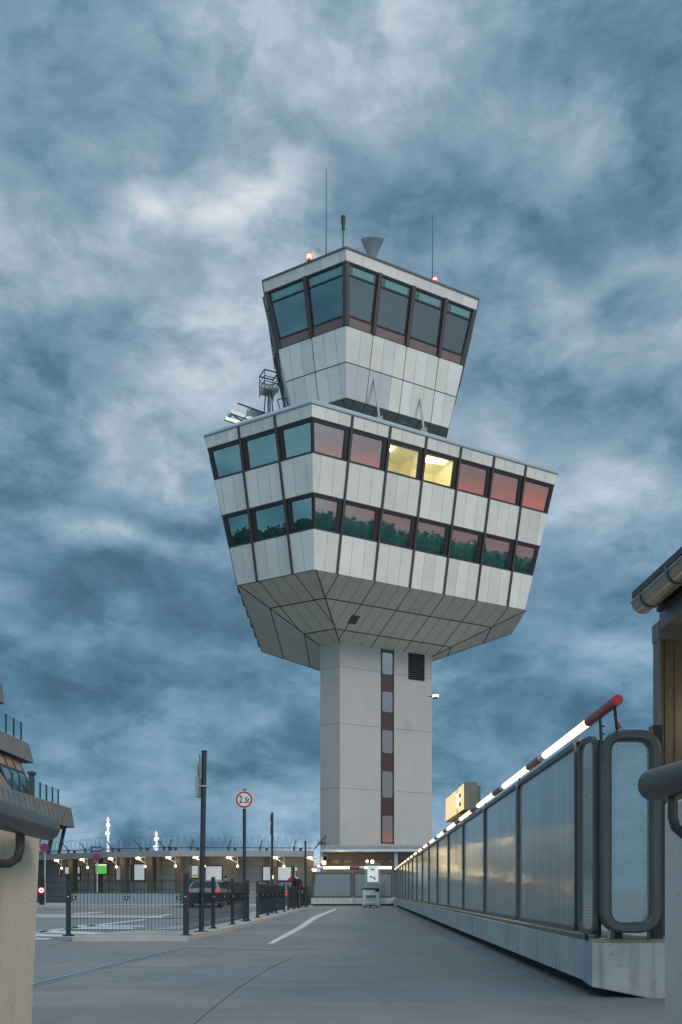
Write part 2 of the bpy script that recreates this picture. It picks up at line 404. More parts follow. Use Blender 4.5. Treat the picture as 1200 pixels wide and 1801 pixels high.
# yellow hatched kerb patches
for k, (ya, yb) in enumerate(((25.6,27.2),(37.6,39.2))):
    mb = MB()
    def kx(y):
        for p, q in zip(KE[2:], KE[3:]):
            if p[1] <= y <= q[1]: return p[0]+(q[0]-p[0])*(y-p[1])/(q[1]-p[1])
    nn = 8
    for i in range(nn):
        y0 = ya+(yb-ya)*i/nn; y1 = y0+(yb-ya)/nn*.5
        mb.hexa([(kx(y0)-.01,y0,.0),(kx(y0)+.005,y0,.0),(kx(y1)+.005,y1,.0),(kx(y1)-.01,y1,.0),(kx(y0)-.11,y0,KH+.004),(kx(y0)+.005,y0,KH+.004),(kx(y1)+.005,y1,KH+.004),(kx(y1)-.11,y1,KH+.004)])
    struct(mb.build('kerb_marking', yel))

# ------------------------------------------------------------------ control tower
TC = Vector((1.74, 75.0, 0)); ROT = R(29.5)
S3 = math.sqrt(3)
def lin(z, z0, v0, z1, v1): return v0+(v1-v0)*(z-z0)/(z1-z0)
ZO = CH
HZ = [31.39, 30.62, 28.57, 26.23, 24.08, 21.55]          # roof, fascia bottom, sill, head, sill, wall bottom
def head_ab(z): return lin(z, 21.55, 6.36, 31.39, 8.75), lin(z, 21.55, 18.22, 31.39, 20.82)
CZ = [45.09, 44.33, 40.43, 38.17, 35.90]
def cab_ab(z): return lin(z, 38.17, 5.22, 45.09, 7.12), lin(z, 38.17, 9.75, 45.09, 11.63)
def soff_ab(z): return lin(z, 18.6, 1.72, 21.55, 6.36), lin(z, 18.6, 8.35, 21.55, 18.22)
def shaft_ab(z): return 1.72, 8.35
SC = Vector((.13, 0, 0))
class Hex:
    def __init__(s, ab, shift=Vector((0,0,0)), dz=0): s.ab = ab; s.sh = shift
    def ap(s, k, z):
        a, b = s.ab(z); T = b+2*a
        return T/(2*S3) if k % 2 == 0 else T/S3-a*S3/2
    def h(s, k, z): a, b = s.ab(z); return (b if k % 2 == 0 else a)/2
    def P(s, k, u, z, o=0.0):
        ang = ROT+k*math.pi/3; d = Vector((math.cos(ang), math.sin(ang), 0)); n = Vector((math.sin(ang), -math.cos(ang), 0))
        return TC+s.sh+n*(s.ap(k, z)+o)+d*u+Vector((0,0,z+ZO))
    def corner(s, k, z, o=0.0):  # vertex between face k-1 and k
        a = s.P(k, -s.h(k, z)-o*math.tan(R(30)), z, o); return a
    def fbox(s, mb, k, u0, u1, z0, z1, o0, o1, m=0):
        U = lambda u, z: u(z) if callable(u) else u
        c = []
        for z in (z0, z1):
            c += [s.P(k, U(u0,z), z, o1), s.P(k, U(u1,z), z, o1), s.P(k, U(u1,z), z, o0), s.P(k, U(u0,z), z, o0)]
        mb.hexa(c, m)
head, cab, soff, shaft = Hex(head_ab), Hex(cab_ab), Hex(soff_ab, SC), Hex(shaft_ab, SC)
tower = thing('control_tower', 'tall white airport control tower with wide windowed head and smaller glazed cab on top', 'control tower', (TC.x, TC.y, 0))
tower_inv = Matrix.Translation((-TC.x, -TC.y, 0))
def tpart(mb, name, mats, par=None, **k):
    if par is None: mb.v = [(x-TC.x, y-TC.y, z) for x, y, z in mb.v]; par = tower
    else: mb.v = [(x-TC.x, y-TC.y, z) for x, y, z in mb.v]
    return mb.build(name, mats, par, **k)
def bounds(hx, k, mulls, i):
    L = (lambda z: -hx.h(k, z)) if i == 0 else mulls[i-1]
    Rr = (lambda z: hx.h(k, z)) if i == len(mulls) else mulls[i]
    return L, Rr
MOD = 2.95
def mulls_head(k): return [MOD*(j-2.5) for j in range(6)] if k % 2 == 0 else [-MOD/2, MOD/2]
def mulls_cab(k): return [-2.9, 0, 2.9] if k % 2 == 0 else [0.0]
def ev(u, z): return u(z) if callable(u) else u
def cladding(hx, k, z0, z1, mulls, per, name, mats, thick=.45, jm=3, hj=False):
    """face panels with narrow joints between them"""
    mb = MB()
    nm = len(mulls)+1
    for i in range(nm):
        L, Rr = bounds(hx, k, mulls, i)
        hw = MOD/per
        # sub panel lines at constant spacing measured from the inner mullion
        cuts = []
        if i == 0: cuts = [mulls[0]-hw*j for j in range(1, per+1)][::-1]
        elif i == nm-1: cuts = [mulls[-1]+hw*j for j in range(1, per+1)]
        else: cuts = [mulls[i-1]+(mulls[i]-mulls[i-1])*j/per for j in range(1, per)]
        zlo = min(z0, z1)
        lim = hx.h(k, zlo)
        cuts = [c for c in cuts if abs(c) < hx.h(k, z0)-.12]
        ed = [L]+cuts+[Rr]
        for a, b in zip(ed, ed[1:]):
            hx.fbox(mb, k, a, b, z0, z1, -thick, 0, random.choice((0, 0, 1, 2)))
        for c in cuts: hx.fbox(mb, k, c-.014, c+.014, z0, z1, -.02, .004, 4)
    for e in (z0, z1):
        hx.fbox(mb, k, lambda z: -hx.h(k, z), lambda z: hx.h(k, z), e-.03, e+.03, -.02, .006, 3)
    return tpart(mb, name, mats)
PM = [panelA, panelB, panelC, joint, jointS]

def window(hx, k, L, Rr, z0, z1, pane, curtain=False, ml=.34, mr=.20, mt=.22, mb_=.10, rec=.12, name='window', transom=False, spandrel=0, lab=None):
    LL = lambda z: ev(L, z)+ml; RR = lambda z: ev(Rr, z)-mr
    zb, zt = z0+mb_+spandrel, z1-mt
    f = MB()
    hx.fbox(f, k, L, LL, z0, z1, -rec-.1, -.03); hx.fbox(f, k, RR, Rr, z0, z1, -rec-.1, -.03)
    hx.fbox(f, k, LL, RR, zt, z1, -rec-.1, -.03)
    hx.fbox(f, k, LL, RR, z0+spandrel, zb, -rec-.1, -.02)
    fo = tpart(f, name, blackf)
    if lab: fo['label'] = lab
    p = MB(); a = [hx.P(k, LL(zb), zb, -rec), hx.P(k, RR(zb), zb, -rec), hx.P(k, RR(zt), zt, -rec), hx.P(k, LL(zt), zt, -rec)]
    p.add(a, [(0,1,2,3)]); tpart(p, 'pane', pane, fo)
    e = MB(); t = .045   # thin metal sash
    hx.fbox(e, k, lambda z: LL(z), lambda z: LL(z)+t, zb, zt, -rec-.02, -rec+.03); hx.fbox(e, k, lambda z: RR(z)-t, RR, zb, zt, -rec-.02, -rec+.03)
    hx.fbox(e, k, LL, RR, zb, zb+t, -rec-.02, -rec+.032)
    tpart(e, 'sash', mull, fo)
    if spandrel:
        q = MB(); hx.fbox(q, k, LL, RR, z0, z0+spandrel, -rec-.1, -.06); tpart(q, 'spandrel', brown, fo)
    if transom:
        q = MB(); zz = zt-.62; hx.fbox(q, k, LL, RR, zz-.05, zz+.05, -rec-.02, -rec+.06); tpart(q, 'transom', blackf, fo)
        q = MB(); hx.fbox(q, k, lambda z: LL(z)+.35, lambda z: RR(z)-.25, zz+.10, zt-.08, -rec-.0, -rec+.02)
        for s_ in range(16):
            u0 = lambda z, s_=s_: LL(z)+.35+(RR(z)-LL(z)-.6)*(s_/16)
            hx.fbox(q, k, u0, lambda z, s_=s_: LL(z)+.35+(RR(z)-LL(z)-.6)*(s_/16)+.02, zz+.10, zt-.08, -rec+.01, -rec+.035, 1)
        tpart(q, 'blind', [teal, mat('blind_dark', (.07,.20,.22), .6)], fo)
    if curtain:
        q = MB(); n = 26; vs = []
        for j in range(n+1):
            fr = j/n
            for z in (z0-.0, z1):
                uu = ev(L, z)+(ev(Rr, z)-ev(L, z))*fr
                vs.append(hx.P(k, uu, z, -rec-.28+(.05 if j % 2 else -.05)+random.uniform(-.03,.03)*(z == z0)))
        q.add(vs, [(2*j, 2*j+2, 2*j+3, 2*j+1) for j in range(n)])
        tpart(q, 'curtain', curtm, fo)
    return fo

# head bands
for k in range(6):
    ms = mulls_head(k)
    cladding(head, k, HZ[1], HZ[0], ms, 3, 'fascia', PM, .3)
    cladding(head, k, HZ[3], HZ[2], ms, 3, 'spandrel', PM)
    cladding(head, k, HZ[5], HZ[4], ms, 3, 'spandrel', PM)
    mb = MB()
    for u in ms:
        mb = MB(); head.fbox(mb, k, u-.075, u+.075, HZ[5], HZ[0]-.06, -.1, .14 if k in (2,4,1,3) else .10)
        tpart(mb, 'mullion', mull)
    front = k in (0, 5)
    for row, (z0, z1) in enumerate(((HZ[2], HZ[1]), (HZ[4], HZ[3]))):
        if not front:
            q = MB(); head.fbox(q, k, lambda z: -head.h(k, z)+.2, lambda z: head.h(k, z)-.2, z0, z1, -.25, -.15)
            tpart(q, 'glazing_band', glass('pane_far', (.2,.2,.2), .6, .02, base=(.02,.03,.03))); continue
        for i in range(len(ms)+1):
            L, Rr = bounds(head, k, ms, i)
            lit = k == 0 and row == 0 and i in (2, 3)
            if k == 0: ml, mr = (.16, .40) if i < 6 else (.16, .30)
            else: ml, mr = (.42, .14) if i else (.30, .12)
            window(head, k, L, Rr, z0, z1, paneLit if lit else (paneL if k == 5 else paneT), curtain=(row == 1) and not lit, ml=ml, mr=mr,
                   lab='window of a lit room with a fluorescent tube' if lit else None)
# floor slabs and dark core behind the glass
def hexpoly(hx, z, o): return [hx.corner(k, z, o) for k in range(6)]
def frustum(mb, hx, z0, z1, o, m=0, o1=None):
    a, b = hexpoly(hx, z0, o), hexpoly(hx, z1, o if o1 is None else o1)
    mb.hexa  # noqa
    mb.add(a+b, [(5,4,3,2,1,0), (6,7,8,9,10,11)]+[(i, (i+1) % 6, 6+(i+1) % 6, 6+i) for i in range(6)], m)
mb = MB()
for z0, z1 in ((HZ[1]+.02, HZ[0]-.1), (HZ[3]+.02, HZ[2]-.02), (HZ[5]+.03, HZ[4]-.02)): frustum(mb, head, z0, z1, -.3)
frustum(mb, head, HZ[5]+.1, HZ[0]-.2, -3.2)
tpart(mb, 'core', darkin)
# lit office behind two windows
lab_room = MB()
zc0, zc1 = HZ[2]+.01, HZ[1]-.01
u0, u1 = -MOD*1.5+.05, MOD*.5-.05
head.fbox(lab_room, 0, u0, u1, zc1-.02, zc1, -3.1, -.35)
head.fbox(lab_room, 0, u0, u1, zc0, zc0+.02, -3.1, -.35)
head.fbox(lab_room, 0, u0, u0+.03, zc0, zc1, -3.1, -.35)
head.fbox(lab_room, 0, u1-.03, u1, zc0, zc1, -3.1, -.35)
head.fbox(lab_room, 0, -MOD*.5-.08, -MOD*.5+.08, zc0, zc1, -3.1, -1.5)
head.fbox(lab_room, 0, u0, u1, zc0, zc1, -3.1, -3.0)
room = tpart(lab_room, 'office_room', roomw)
for (ua, oa, ub, ob) in ((-.95,-1.2,.75,-.75), (-4.35,-1.3,-3.6,-.9)):
    t = MB(); t.tube([head.P(0, ua, zc1-.18, oa), head.P(0, ub, zc1-.18, ob)], .065, 8)
    t.v = [(x-TC.x, y-TC.y, z) for x, y, z in t.v]; t.build('tube_lamp', emis('office_tube', (1,.93,.55), 34), room)
# roof edge coping of the head and the roof
mb = MB()
a = hexpoly(head, HZ[0], .05); b = hexpoly(head, HZ[0]+.10, .05); c = hexpoly(head, HZ[0]+.55, -.55); d = hexpoly(head, HZ[0]+.5, -1.6)
rings = [a, b, c, d]; vs = [p for r_ in rings for p in r_]
fs = [(i*6+j, i*6+(j+1) % 6, (i+1)*6+(j+1) % 6, (i+1)*6+j) for i in range(3) for j in range(6)]+[(5,4,3,2,1,0), (18,19,20,21,22,23)]
mb.add(vs, fs); tpart(mb, 'roof', coping)
# soffit of the head: frustum with panel joints
for k in range(6):
    mb = MB(); zt, zb = 21.55, 18.6
    fr = [0, .36, .79, 1]; zz = [zt+(zb-zt)*f for f in fr]
    hw = MOD/3
    for r_ in range(3):
        z1, z0 = zz[r_], zz[r_+1]; jj = range(-9, 9)
        hmin, hmax = soff.h(k, z0), soff.h(k, z1)
        mb.add([soff.P(k, -hmin, z0), soff.P(k, hmin, z0), soff.P(k, hmax, z1), soff.P(k, -hmax, z1)], [(0,1,2,3)], r_ % 2)
    n_out = .012
    for j in range(-10, 11):
        u = hw*(j+ (.5 if True else 0)); major = (j-1) % 3 == 0
        # where along the slope does |u| hit the hip
        h0, h1 = soff.h(k, zb), soff.h(k, zt)
        if abs(u) > h1-.05: continue
        t = 0 if abs(u) <= h0 else (abs(u)-h0)/(h1-h0)
        za = zb+(zt-zb)*t; w = .035 if major else .016
        p, q = soff.P(k, u, za), soff.P(k, u, zt)
        dd = Vector((0,0,-.008)); e = (soff.P(k, u+w, za)-p)
        mb.add([p-e+dd, p+e+dd, q+e+dd, q-e+dd], [(0,1,2,3)], 2 if major else 3)
    for z in zz[1:3]:
        h = soff.h(k, z); dd = Vector((0,0,-.010))
        p, q = soff.P(k, -h, z), soff.P(k, h, z); dv = soff.P(k, 0, z+.022)-soff.P(k, 0, z-.022)
        mb.add([p-dv/2+dd, q-dv/2+dd, q+dv/2+dd, p+dv/2+dd], [(0,1,2,3)], 2)
    tpart(mb, 'soffit', [soffA, soffB, mat('soffit_joint', (.07,.07,.065), .8), jointM])
for k in range(6):
  mb = MB(); p, q = soff.corner(k, 18.6), soff.corner(k, 21.55); mb.bar(p+Vector((0,0,-.01)), q+Vector((0,0,-.01)), .07, .05)
  tpart(mb, 'hip_trim', mat('soffit_joint', (.07,.07,.065), .8))
# vent in the soffit
mb = MB(); 
for (z0, z1) in ((19.55,19.95),):
    soff.fbox(mb, 0, -4.6, -3.9, z0, z1, -.02, .03)
tpart(mb, 'soffit_vent', mat('vent_dark', (.10,.10,.09), .8))
# cab
for k in range(6):
    ms = mulls_cab(k)
    cladding(cab, k, CZ[1], CZ[0], ms, 2, 'fascia', PM, .3)
    for (zl, zh) in ((CZ[3], CZ[2]), (CZ[4], CZ[3])):
        pm = PM if not (k == 0 and zl == CZ[4]) else [panelA, panelC, panelB, joint, jointS]
        cladding(cab, k, zl, zh, ms, 3, 'wall_panel', pm)
    mb = MB()
    for u in ms:
        mb = MB(); cab.fbox(mb, k, u-.022, u+.022, CZ[4], CZ[2], -.02, .012)
        cab.fbox(mb, k, u-.13, u+.13, CZ[2], CZ[1], -.15, .10); tpart(mb, 'mullion', mull)
    for sg in (-1, 1): mb = MB(); cab.fbox(mb, k, (lambda z: -cab.h(k, z)-.03) if sg < 0 else (lambda z: cab.h(k, z)-.26), (lambda z: -cab.h(k, z)+.26) if sg < 0 else (lambda z: cab.h(k, z)+.03), CZ[2], CZ[1], -.15, .05); tpart(mb, 'corner_post', mull)
    for i in range(len(ms)+1):
        L, Rr = bounds(cab, k, ms, i)
        if k in (0, 5): window(cab, k, L, Rr, CZ[2], CZ[1], paneC if k == 0 else glass('pane_cab_left_dim', (.20,.34,.36), .30, .012, glosscol=(.42,.60,.64)), ml=.22, mr=.22, mt=.12, transom=True, spandrel=.62)  # left face: same cab glass, dimmer reflection put into gloss colour
    if k not in (0, 5):
        q = MB(); cab.fbox(q, k, lambda z: -cab.h(k, z)+.2, lambda z: cab.h(k, z)-.2, CZ[2], CZ[1], -.25, -.12)
        tpart(q, 'glazing_band', paneC)
# purple reflection painted as thin mauve sheets low on the near corner of the cab
mb = MB(); hh = cab.h(0, CZ[4])
cab.fbox(mb, 0, lambda z: -cab.h(0, z)+.03, -2.925, CZ[4]+.04, CZ[3]-.04, -.02, .010)
cab.fbox(mb, 0, -2.875, -.98, CZ[4]+.04, CZ[3]-.04, -.02, .010)
for u in (-3.87, -1.93): cab.fbox(mb, 0, u-.015, u+.015, CZ[4]+.04, CZ[3]-.04, -.02, .014, 1)
tpart(mb, 'painted_reflection', [panelRefl, jointS])
mb = MB(); frustum(mb, cab, CZ[2]-.3, CZ[2]-.05, -.3); frustum(mb, cab, CZ[1]+.05, CZ[0]-.1, -.3); frustum(mb, cab, CZ[2]-.1, CZ[2]+.9, -1.4)
tpart(mb, 'core', darkin)
mb = MB(); frustum(mb, cab, CZ[0]-.05, CZ[0]+.07, .06); tpart(mb, 'roof', mat('roof_edge', (.12,.12,.125), .6))
# cab underside, stepped in to a neck
def neck_ab(z): return lin(z, 34.9, 2.6, 35.9, 4.6), lin(z, 34.9, 6.8, 35.9, 9.14)
neck = Hex(neck_ab)
mb = MB()
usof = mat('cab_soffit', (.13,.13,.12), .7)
frustum(mb, neck, 34.9, 35.9, 0)
for k in range(6):
    for j in range(-4, 5):
        u = j*.97
        if abs(u) < neck.h(k, 35.9)-.05:
            t = 0 if abs(u) <= neck.h(k, 34.9) else (abs(u)-neck.h(k, 34.9))/(neck.h(k, 35.9)-neck.h(k, 34.9))
            p, q = neck.P(k, u, 34.9+t), neck.P(k, u, 35.9); mb.bar(p, q, .04, .03, 1)
tpart(mb, 'underside', [usof, mat('cab_soffit_joint', (.03,.03,.03), .8)])
def neck2(z): return 2.6, 6.8
mb = MB(); frustum(mb, Hex(neck2), 31.6, 34.95, 0); tpart(mb, 'neck', panelC)
# two steel stays from the head roof to the cab wall
for (xa, ya, xb, yb) in ((657,657,668,740), (737,683,746,760)):
    mb = MB(); Y1 = 69.6 if xa < 700 else 71.9
    p = W(xb, yb, Y1-2.2+.2); q = W(xa, ya, Y1-.6)
    mb.bar(p, q, .14, .10); mb.bar(q, q+Vector((.45,.25,-.02)), .05, .05); mb.bar(q+Vector((.4,.2,0)), q+Vector((.45,.25,-.5)), .05)
    mb.box(p.x-.22, p.x+.22, p.y-.2, p.y+.2, p.z-.1, p.z+.25)
    tpart(mb, 'stay', mat('stay_grey', (.26,.28,.29), .5, metal=.3))
# dark pipe down the left rear edge of the cab
p0 = cab.corner(5, CZ[1]-.3); p1 = cab.corner(5, CZ[4]+.4)
mb = MB(); off = Vector((-.22,.05,0)); mb.bar(p0+off, (p0+p1)/2+off, .18, .18); mb.bar((p0+p1)/2+off, p1+off, .07, .07); tpart(mb, 'drain_pipe', antm)

# shaft
mb = MB(); zt = 18.62
for k in range(6):
    shaft.fbox(mb, k, lambda z: -shaft.h(k, z), lambda z: shaft.h(k, z), -ZO, zt, -.4, 0)
    for yy in (1164, 1266, 1382):
        z = (HY-yy)/FOC*68.6
        shaft.fbox(mb, k, lambda z: -shaft.h(k, z), lambda z: shaft.h(k, z), z-.018, z+.018, -.02, .006, 1)
shf = tpart(mb, 'shaft', [shaftm, mat('shaft_joint', (.22,.22,.22), .8)])
def s_of(px):  # position along shaft face 0 that lies in that direction
    best = None
    for i in range(-420, 421):
        p = shaft.P(0, i/100, 5)
        e = abs(p.x/p.y*FOC+CX-px)
        if best is None or e < best[0]: best = (e, i/100)
    return best[1]
sa, sb = s_of(670.4), s_of(692.6); dY = shaft.P(0, (sa+sb)/2, 5).y
zof = lambda py: (HY-py)/FOC*dY
mb = MB(); shaft.fbox(mb, 0, sa, sb, zof(1484), zof(1141), -.02, .02)
shaft.fbox(mb, 0, sa, sa+.07, zof(1484), zof(1141), .0, .06, 1); shaft.fbox(mb, 0, sb-.07, sb, zof(1484), zof(1141), .0, .06, 1)
strip = tpart(mb, 'stair_glazing', [maroon, blackf])
paneS = glass('pane_shaft', (.2,.2,.2), .46, .01, base=(.03,.033,.038), glosscol=(.9,.92,.95))
for (ya, yb) in ((1149,1186.6), (1217,1252.6), (1285,1325), (1357,1403), (1435,1482)):
    z1, z0 = zof(ya), zof(yb); u0, u1 = sa+.10, sb-.13; r = .14; pts = []
    for cx_, cz_, a0 in ((u1-r, z0+r, -90), (u1-r, z1-r, 0), (u0+r, z1-r, 90), (u0+r, z0+r, 180)):
        for j in range(5): a = R(a0+j*22.5); pts.append((cx_+r*math.cos(a), cz_+r*math.sin(a)))
    q = MB(); n = len(pts)
    q.add([shaft.P(0, u, z, .03) for u, z in pts]+[shaft.P(0, u, z, .045) for u, z in pts], [tuple(range(n, 2*n))]+[(i, (i+1) % n, n+(i+1) % n, n+i) for i in range(n)])
    q.v = [(x-TC.x, y-TC.y, z) for x, y, z in q.v]; q.build('stair_window', paneS, shf)
va, vb = s_of(718.4), s_of(746.7); dY = shaft.P(0, (va+vb)/2, 5).y
mb = MB(); shaft.fbox(mb, 0, va, vb, zof(1196.5), zof(1146), -.02, .03)
for i in range(14):
    z = zof(1195)+(zof(1148)-zof(1195))*i/13; shaft.fbox(mb, 0, va+.05, vb-.05, z, z+.05, .03, .06, 1)
tpart(mb, 'vent_grille', [blackf, mat('louvre', (.004,.004,.005), 1.0, spec=.1)])
# flood lamp on the right edge of the shaft
p = W(762, 1225, 71); fl = MB(); fl.bar(p+Vector((-.35,0,0)), p, .08); fl.box(p.x, p.x+.35, p.y-.2, p.y+.2, p.z-.14, p.z+.08)
fo = tpart(fl, 'flood_lamp', dsteel); q = MB(); q.box(p.x-.02, p.x+.40, p.y-.24, p.y+.1, p.z-.05, p.z+.10, 0); q.v = [(x-TC.x, y-TC.y, z) for x, y, z in q.v]
q.build('lamp_glass', emis('flood_small', (1,.93,.85), 4), fo)

# ------------------------------------------------------------------ things on the cab roof
RZ = CZ[0]+ZO+.07
def roof_at(px, Y): return Vector(((px-CX)/FOC*Y, Y, RZ))
def zpx(py, Y): return CH+(HY-py)/FOC*Y
def mast(px, ytop, Y, label, rs, name='whip_antenna'):
    b = roof_at(px, Y); zt = zpx(ytop, Y)-b.z
    t = thing(name, label, 'antenna', b)
    q = MB(); q.tube([(0,0,-.02),(0,0,zt*.35),(0,0,zt*.36),(0,0,zt)], [rs, rs, rs*.6, rs*.35], 6); q.build('rod', antm, t)
    q = MB(); q.box(-.12,.12,-.12,.12,-.02,.18); q.build('foot', dsteel, t); return t
mast(574, 297, 71.5, 'tallest whip antenna, rising from the left half of the tower cab roof', .085)
mast(761, 378, 73.0, 'long thin whip antenna beside the red beacon at the right of the cab roof', .07)
mast(721, 461, 73.0, 'short stub antenna on the cab roof between the radar and the right beacon', .04, 'stub_antenna')
mast(627, 433, 70.5, 'tiny stub antenna on the cab roof just right of its near corner', .035, 'stub_antenna')
mast(538, 444, 72.0, 'thin stub rod on the cab roof just left of the left red beacon', .035, 'stub_antenna')
b = roof_at(604, 68.6); t = thing('weather_mast', 'short mast with a thick dark sensor head above the near corner of the cab roof', 'antenna', b)
zt = zpx(380, 68.6)-b.z
q = MB(); q.tube([(0,0,-.02),(0,0,zt-.9)], .06, 8); q.build('pole', antm, t)
q = MB(); q.lathe([(.05,zt-1.1),(.12,zt-1.0),(.12,zt-.65),(.16,zt-.55),(.16,zt-.2),(.19,zt-.15),(.17,zt),(.05,zt+.02)], n=10); q.build('sensor_head', antm, t, smooth=True)
q = MB()
for a in range(4):
    x, y = .2*math.cos(a*1.57), .2*math.sin(a*1.57); q.bar((x,y,zt-1.6),(x,y,zt-.9),.03)
q.build('guard_rod', antm, t)
def beacon(px, py0, py1, Y, label):
    b = roof_at(px, Y); t = thing('obstruction_light', label, 'beacon', b, group='red beacons on the cab roof')
    z0, z1 = zpx(py1, Y)-b.z, zpx(py0, Y)-b.z
    q = MB(); q.tube([(0,0,-.02),(0,0,z0)], .07, 8); q.box(-.16,.16,-.16,.16,z0-.05,z0); q.build('stand', dsteel, t)
    q = MB(); q.lathe([(.15,z0),(.17,z0+.05),(.17,z1-.08),(.10,z1)], n=12); q.build('lens', redlamp, t, smooth=True)
    q = MB(); q.lathe([(.175,z0+.14),(.18,z0+.17),(.18,z1-.2),(.175,z1-.18)], n=12); q.build('glowing_core', redcore, t, smooth=True)
beacon(544, 444, 459, 72, 'glowing red beacon on the left end of the cab roof beside the white dish')
beacon(765, 486, 497, 73, 'glowing red beacon on the right end of the cab roof under the thin whip')
b = roof_at(558, 71.8); t = thing('satellite_dish', 'pale round dish on the cab roof beside the left red beacon', 'dish', b)
zc_ = zpx(447, 71.8)-b.z
q = MB(); q.tube([(0,.1,-.02),(0,.1,zc_)], .05, 8); q.build('post', dsteel, t)
q = MB(); q.lathe([(.02,.10),(.25,.06),(.40,-.06),(.43,-.10),(.40,-.09),(.25,.02),(.02,.05)], c=(0,0,zc_), n=20, axis='Y'); q.build('bowl', mat('dish_grey', (.55,.58,.6), .5), t, smooth=True)
Yr = 72.5; b = roof_at(655, Yr); t = thing('surface_radar', 'dark funnel shaped ground radar standing on the cab roof right of its near corner', 'radar', b)
z0, z1, z2 = zpx(455, Yr)-b.z, zpx(437, Yr)-b.z, zpx(425, Yr)-b.z
q = MB(); q.lathe([(.30,-.05),(.30,.3),(.2,.35),(.14,z0+.1)], n=12); q.build('pedestal', dsteel, t, smooth=True)
q = MB(); vs = []
for (z, hw, y) in ((z0,.22,0),(z1,.62,-.12),(z2-.1,.88,-.36),(z2,.86,-.40)):
    for s_ in (-1,-.5,0,.5,1): vs.append((s_*hw, y-.10*(1-s_*s_), z+(.05*(1-s_*s_))))
    for s_ in (1,.5,0,-.5,-1): vs.append((s_*hw, y+.05-.10*(1-s_*s_), z+(.05*(1-s_*s_))))
fs = [(i*10+j, i*10+(j+1) % 10, (i+1)*10+(j+1) % 10, (i+1)*10+j) for i in range(3) for j in range(10)]+[tuple(range(10)), tuple(range(30,40))]
q.add(vs, fs); q.build('reflector', mat('radar_grey', (.20,.23,.26), .5), t, smooth=True)

# ------------------------------------------------------------------ things on the head roof
HR = HZ[0]+ZO+.55
Yg = 72.0
b = Vector(((473-CX)/FOC*Yg, Yg, HR)); t = thing('lookout_platform', 'small caged lookout platform on splayed legs on the left of the tower head roof', 'platform', b)
zf = zpx(691, Yg)-HR; zr = zpx(659, Yg)-HR
q = MB(); rzm = Matrix.Rotation(R(25), 3, 'Z')
def rv(x, y, z): v = rzm @ Vector((x, y, 0)); return (v.x, v.y, z)
q.hexa([rv(-.55,-.55,zf),rv(.55,-.55,zf),rv(.55,.55,zf),rv(-.55,.55,zf),rv(-.55,-.55,zf+.22),rv(.55,-.55,zf+.22),rv(.55,.55,zf+.22),rv(-.55,.55,zf+.22)]); q.build('deck', steel, t)
q = MB(); c4 = [(-.55,-.55),(.55,-.55),(.55,.55),(-.55,.55)]
for i in range(4):
    a_, b_ = c4[i], c4[(i+1) % 4]
    q.bar(rv(*a_, zf-.2), rv(*a_, zr), .06)
    for z in (zr, zr-.45, zf+.55): q.bar(rv(*a_, z), rv(*b_, z), .07 if z == zr else .04)
    q.bar(rv(*a_, zf+.2), rv(*b_, zf+.55), .035)
q.build('railing', antm, t)
for (x, y) in ((-.75,-.3),(-.1,-.7),(.1,.0),(.65,.2)):
    q = MB(); q.tube([(x*.3,y*.3,zf),(x,y,-.05)], .05 if x != .1 else .13, 6); q.build('leg', dsteel if x != .1 else steel, t)
t = thing('gantry', 'steel lattice gantry beams overhanging the left roof edge of the tower head', 'gantry', W(440, 735, 72.5))
o_ = t.location
def L_(px, py, Y): return W(px, py, Y)-o_
q = MB(); q.bar(L_(406,724,72), L_(452,741,72.6), .22, .28); q.bar(L_(396,736,71.3), L_(424,745,71.8), .2, .26); q.build('beam', steel, t)
q = MB()
for (a_, b_) in (((403,728,71.9),(402,738,71.4)), ((410,730,71.9),(428,742,71.8)), ((422,742,71.8),(432,733,72.1)), ((402,738,71.4),(408,727,71.9))): q.bar(L_(*a_), L_(*b_), .09)
q.build('brace', dsteel, t)
q = MB(); q.bar(L_(418,709,72.4), L_(470,728,72.8), .09); q.bar(L_(434,727,72.3), L_(438,716,72.4), .06); q.bar(L_(438,716,72.4), L_(450,725,72.5), .05)
for i in range(5): q.bar(L_(446+5*i,719+2*i,72.6), L_(446+5*i,733+1*i,72.6), .04)
q.build('rail', antm, t)
q = MB(); q.hexa([L_(432,731,72.2),L_(440,719,72.2),L_(470,728,72.8),L_(464,738,72.8),L_(432,735,72.3),L_(440,723,72.3),L_(470,732,72.9),L_(464,742,72.9)]); q.build('housing', mat('housing_grey', (.25,.26,.27), .6), t)
t = thing('roof_ladder', 'small bent rail of thin tube on the head roof between lookout platform and cab', 'railing', W(498, 728, 70.8))
o_ = t.location
q = MB()
for a_, b_ in (((488,703,70.8),(493,720,70.6)),((488,703,70.8),(502,699,70.8)),((502,699,70.8),(507,717,70.6)),((501,700,70.8),(498,718,70.7)),((484,726,70.8),(510,714,70.5))): q.bar(L_(*a_), L_(*b_), .06)
q.build('tube_rail', antm, t)
b = W(711, 746, 68.8); t = thing('roof_camera', 'tiny dark camera on the head roof edge between the two steel stays', 'camera', b)
MB().box(-.25,.2,-.1,.1,-.02,.14).build('housing', antm, t); MB().box(-.05,.05,-.05,.05,-.45,0).build('foot', antm, t)

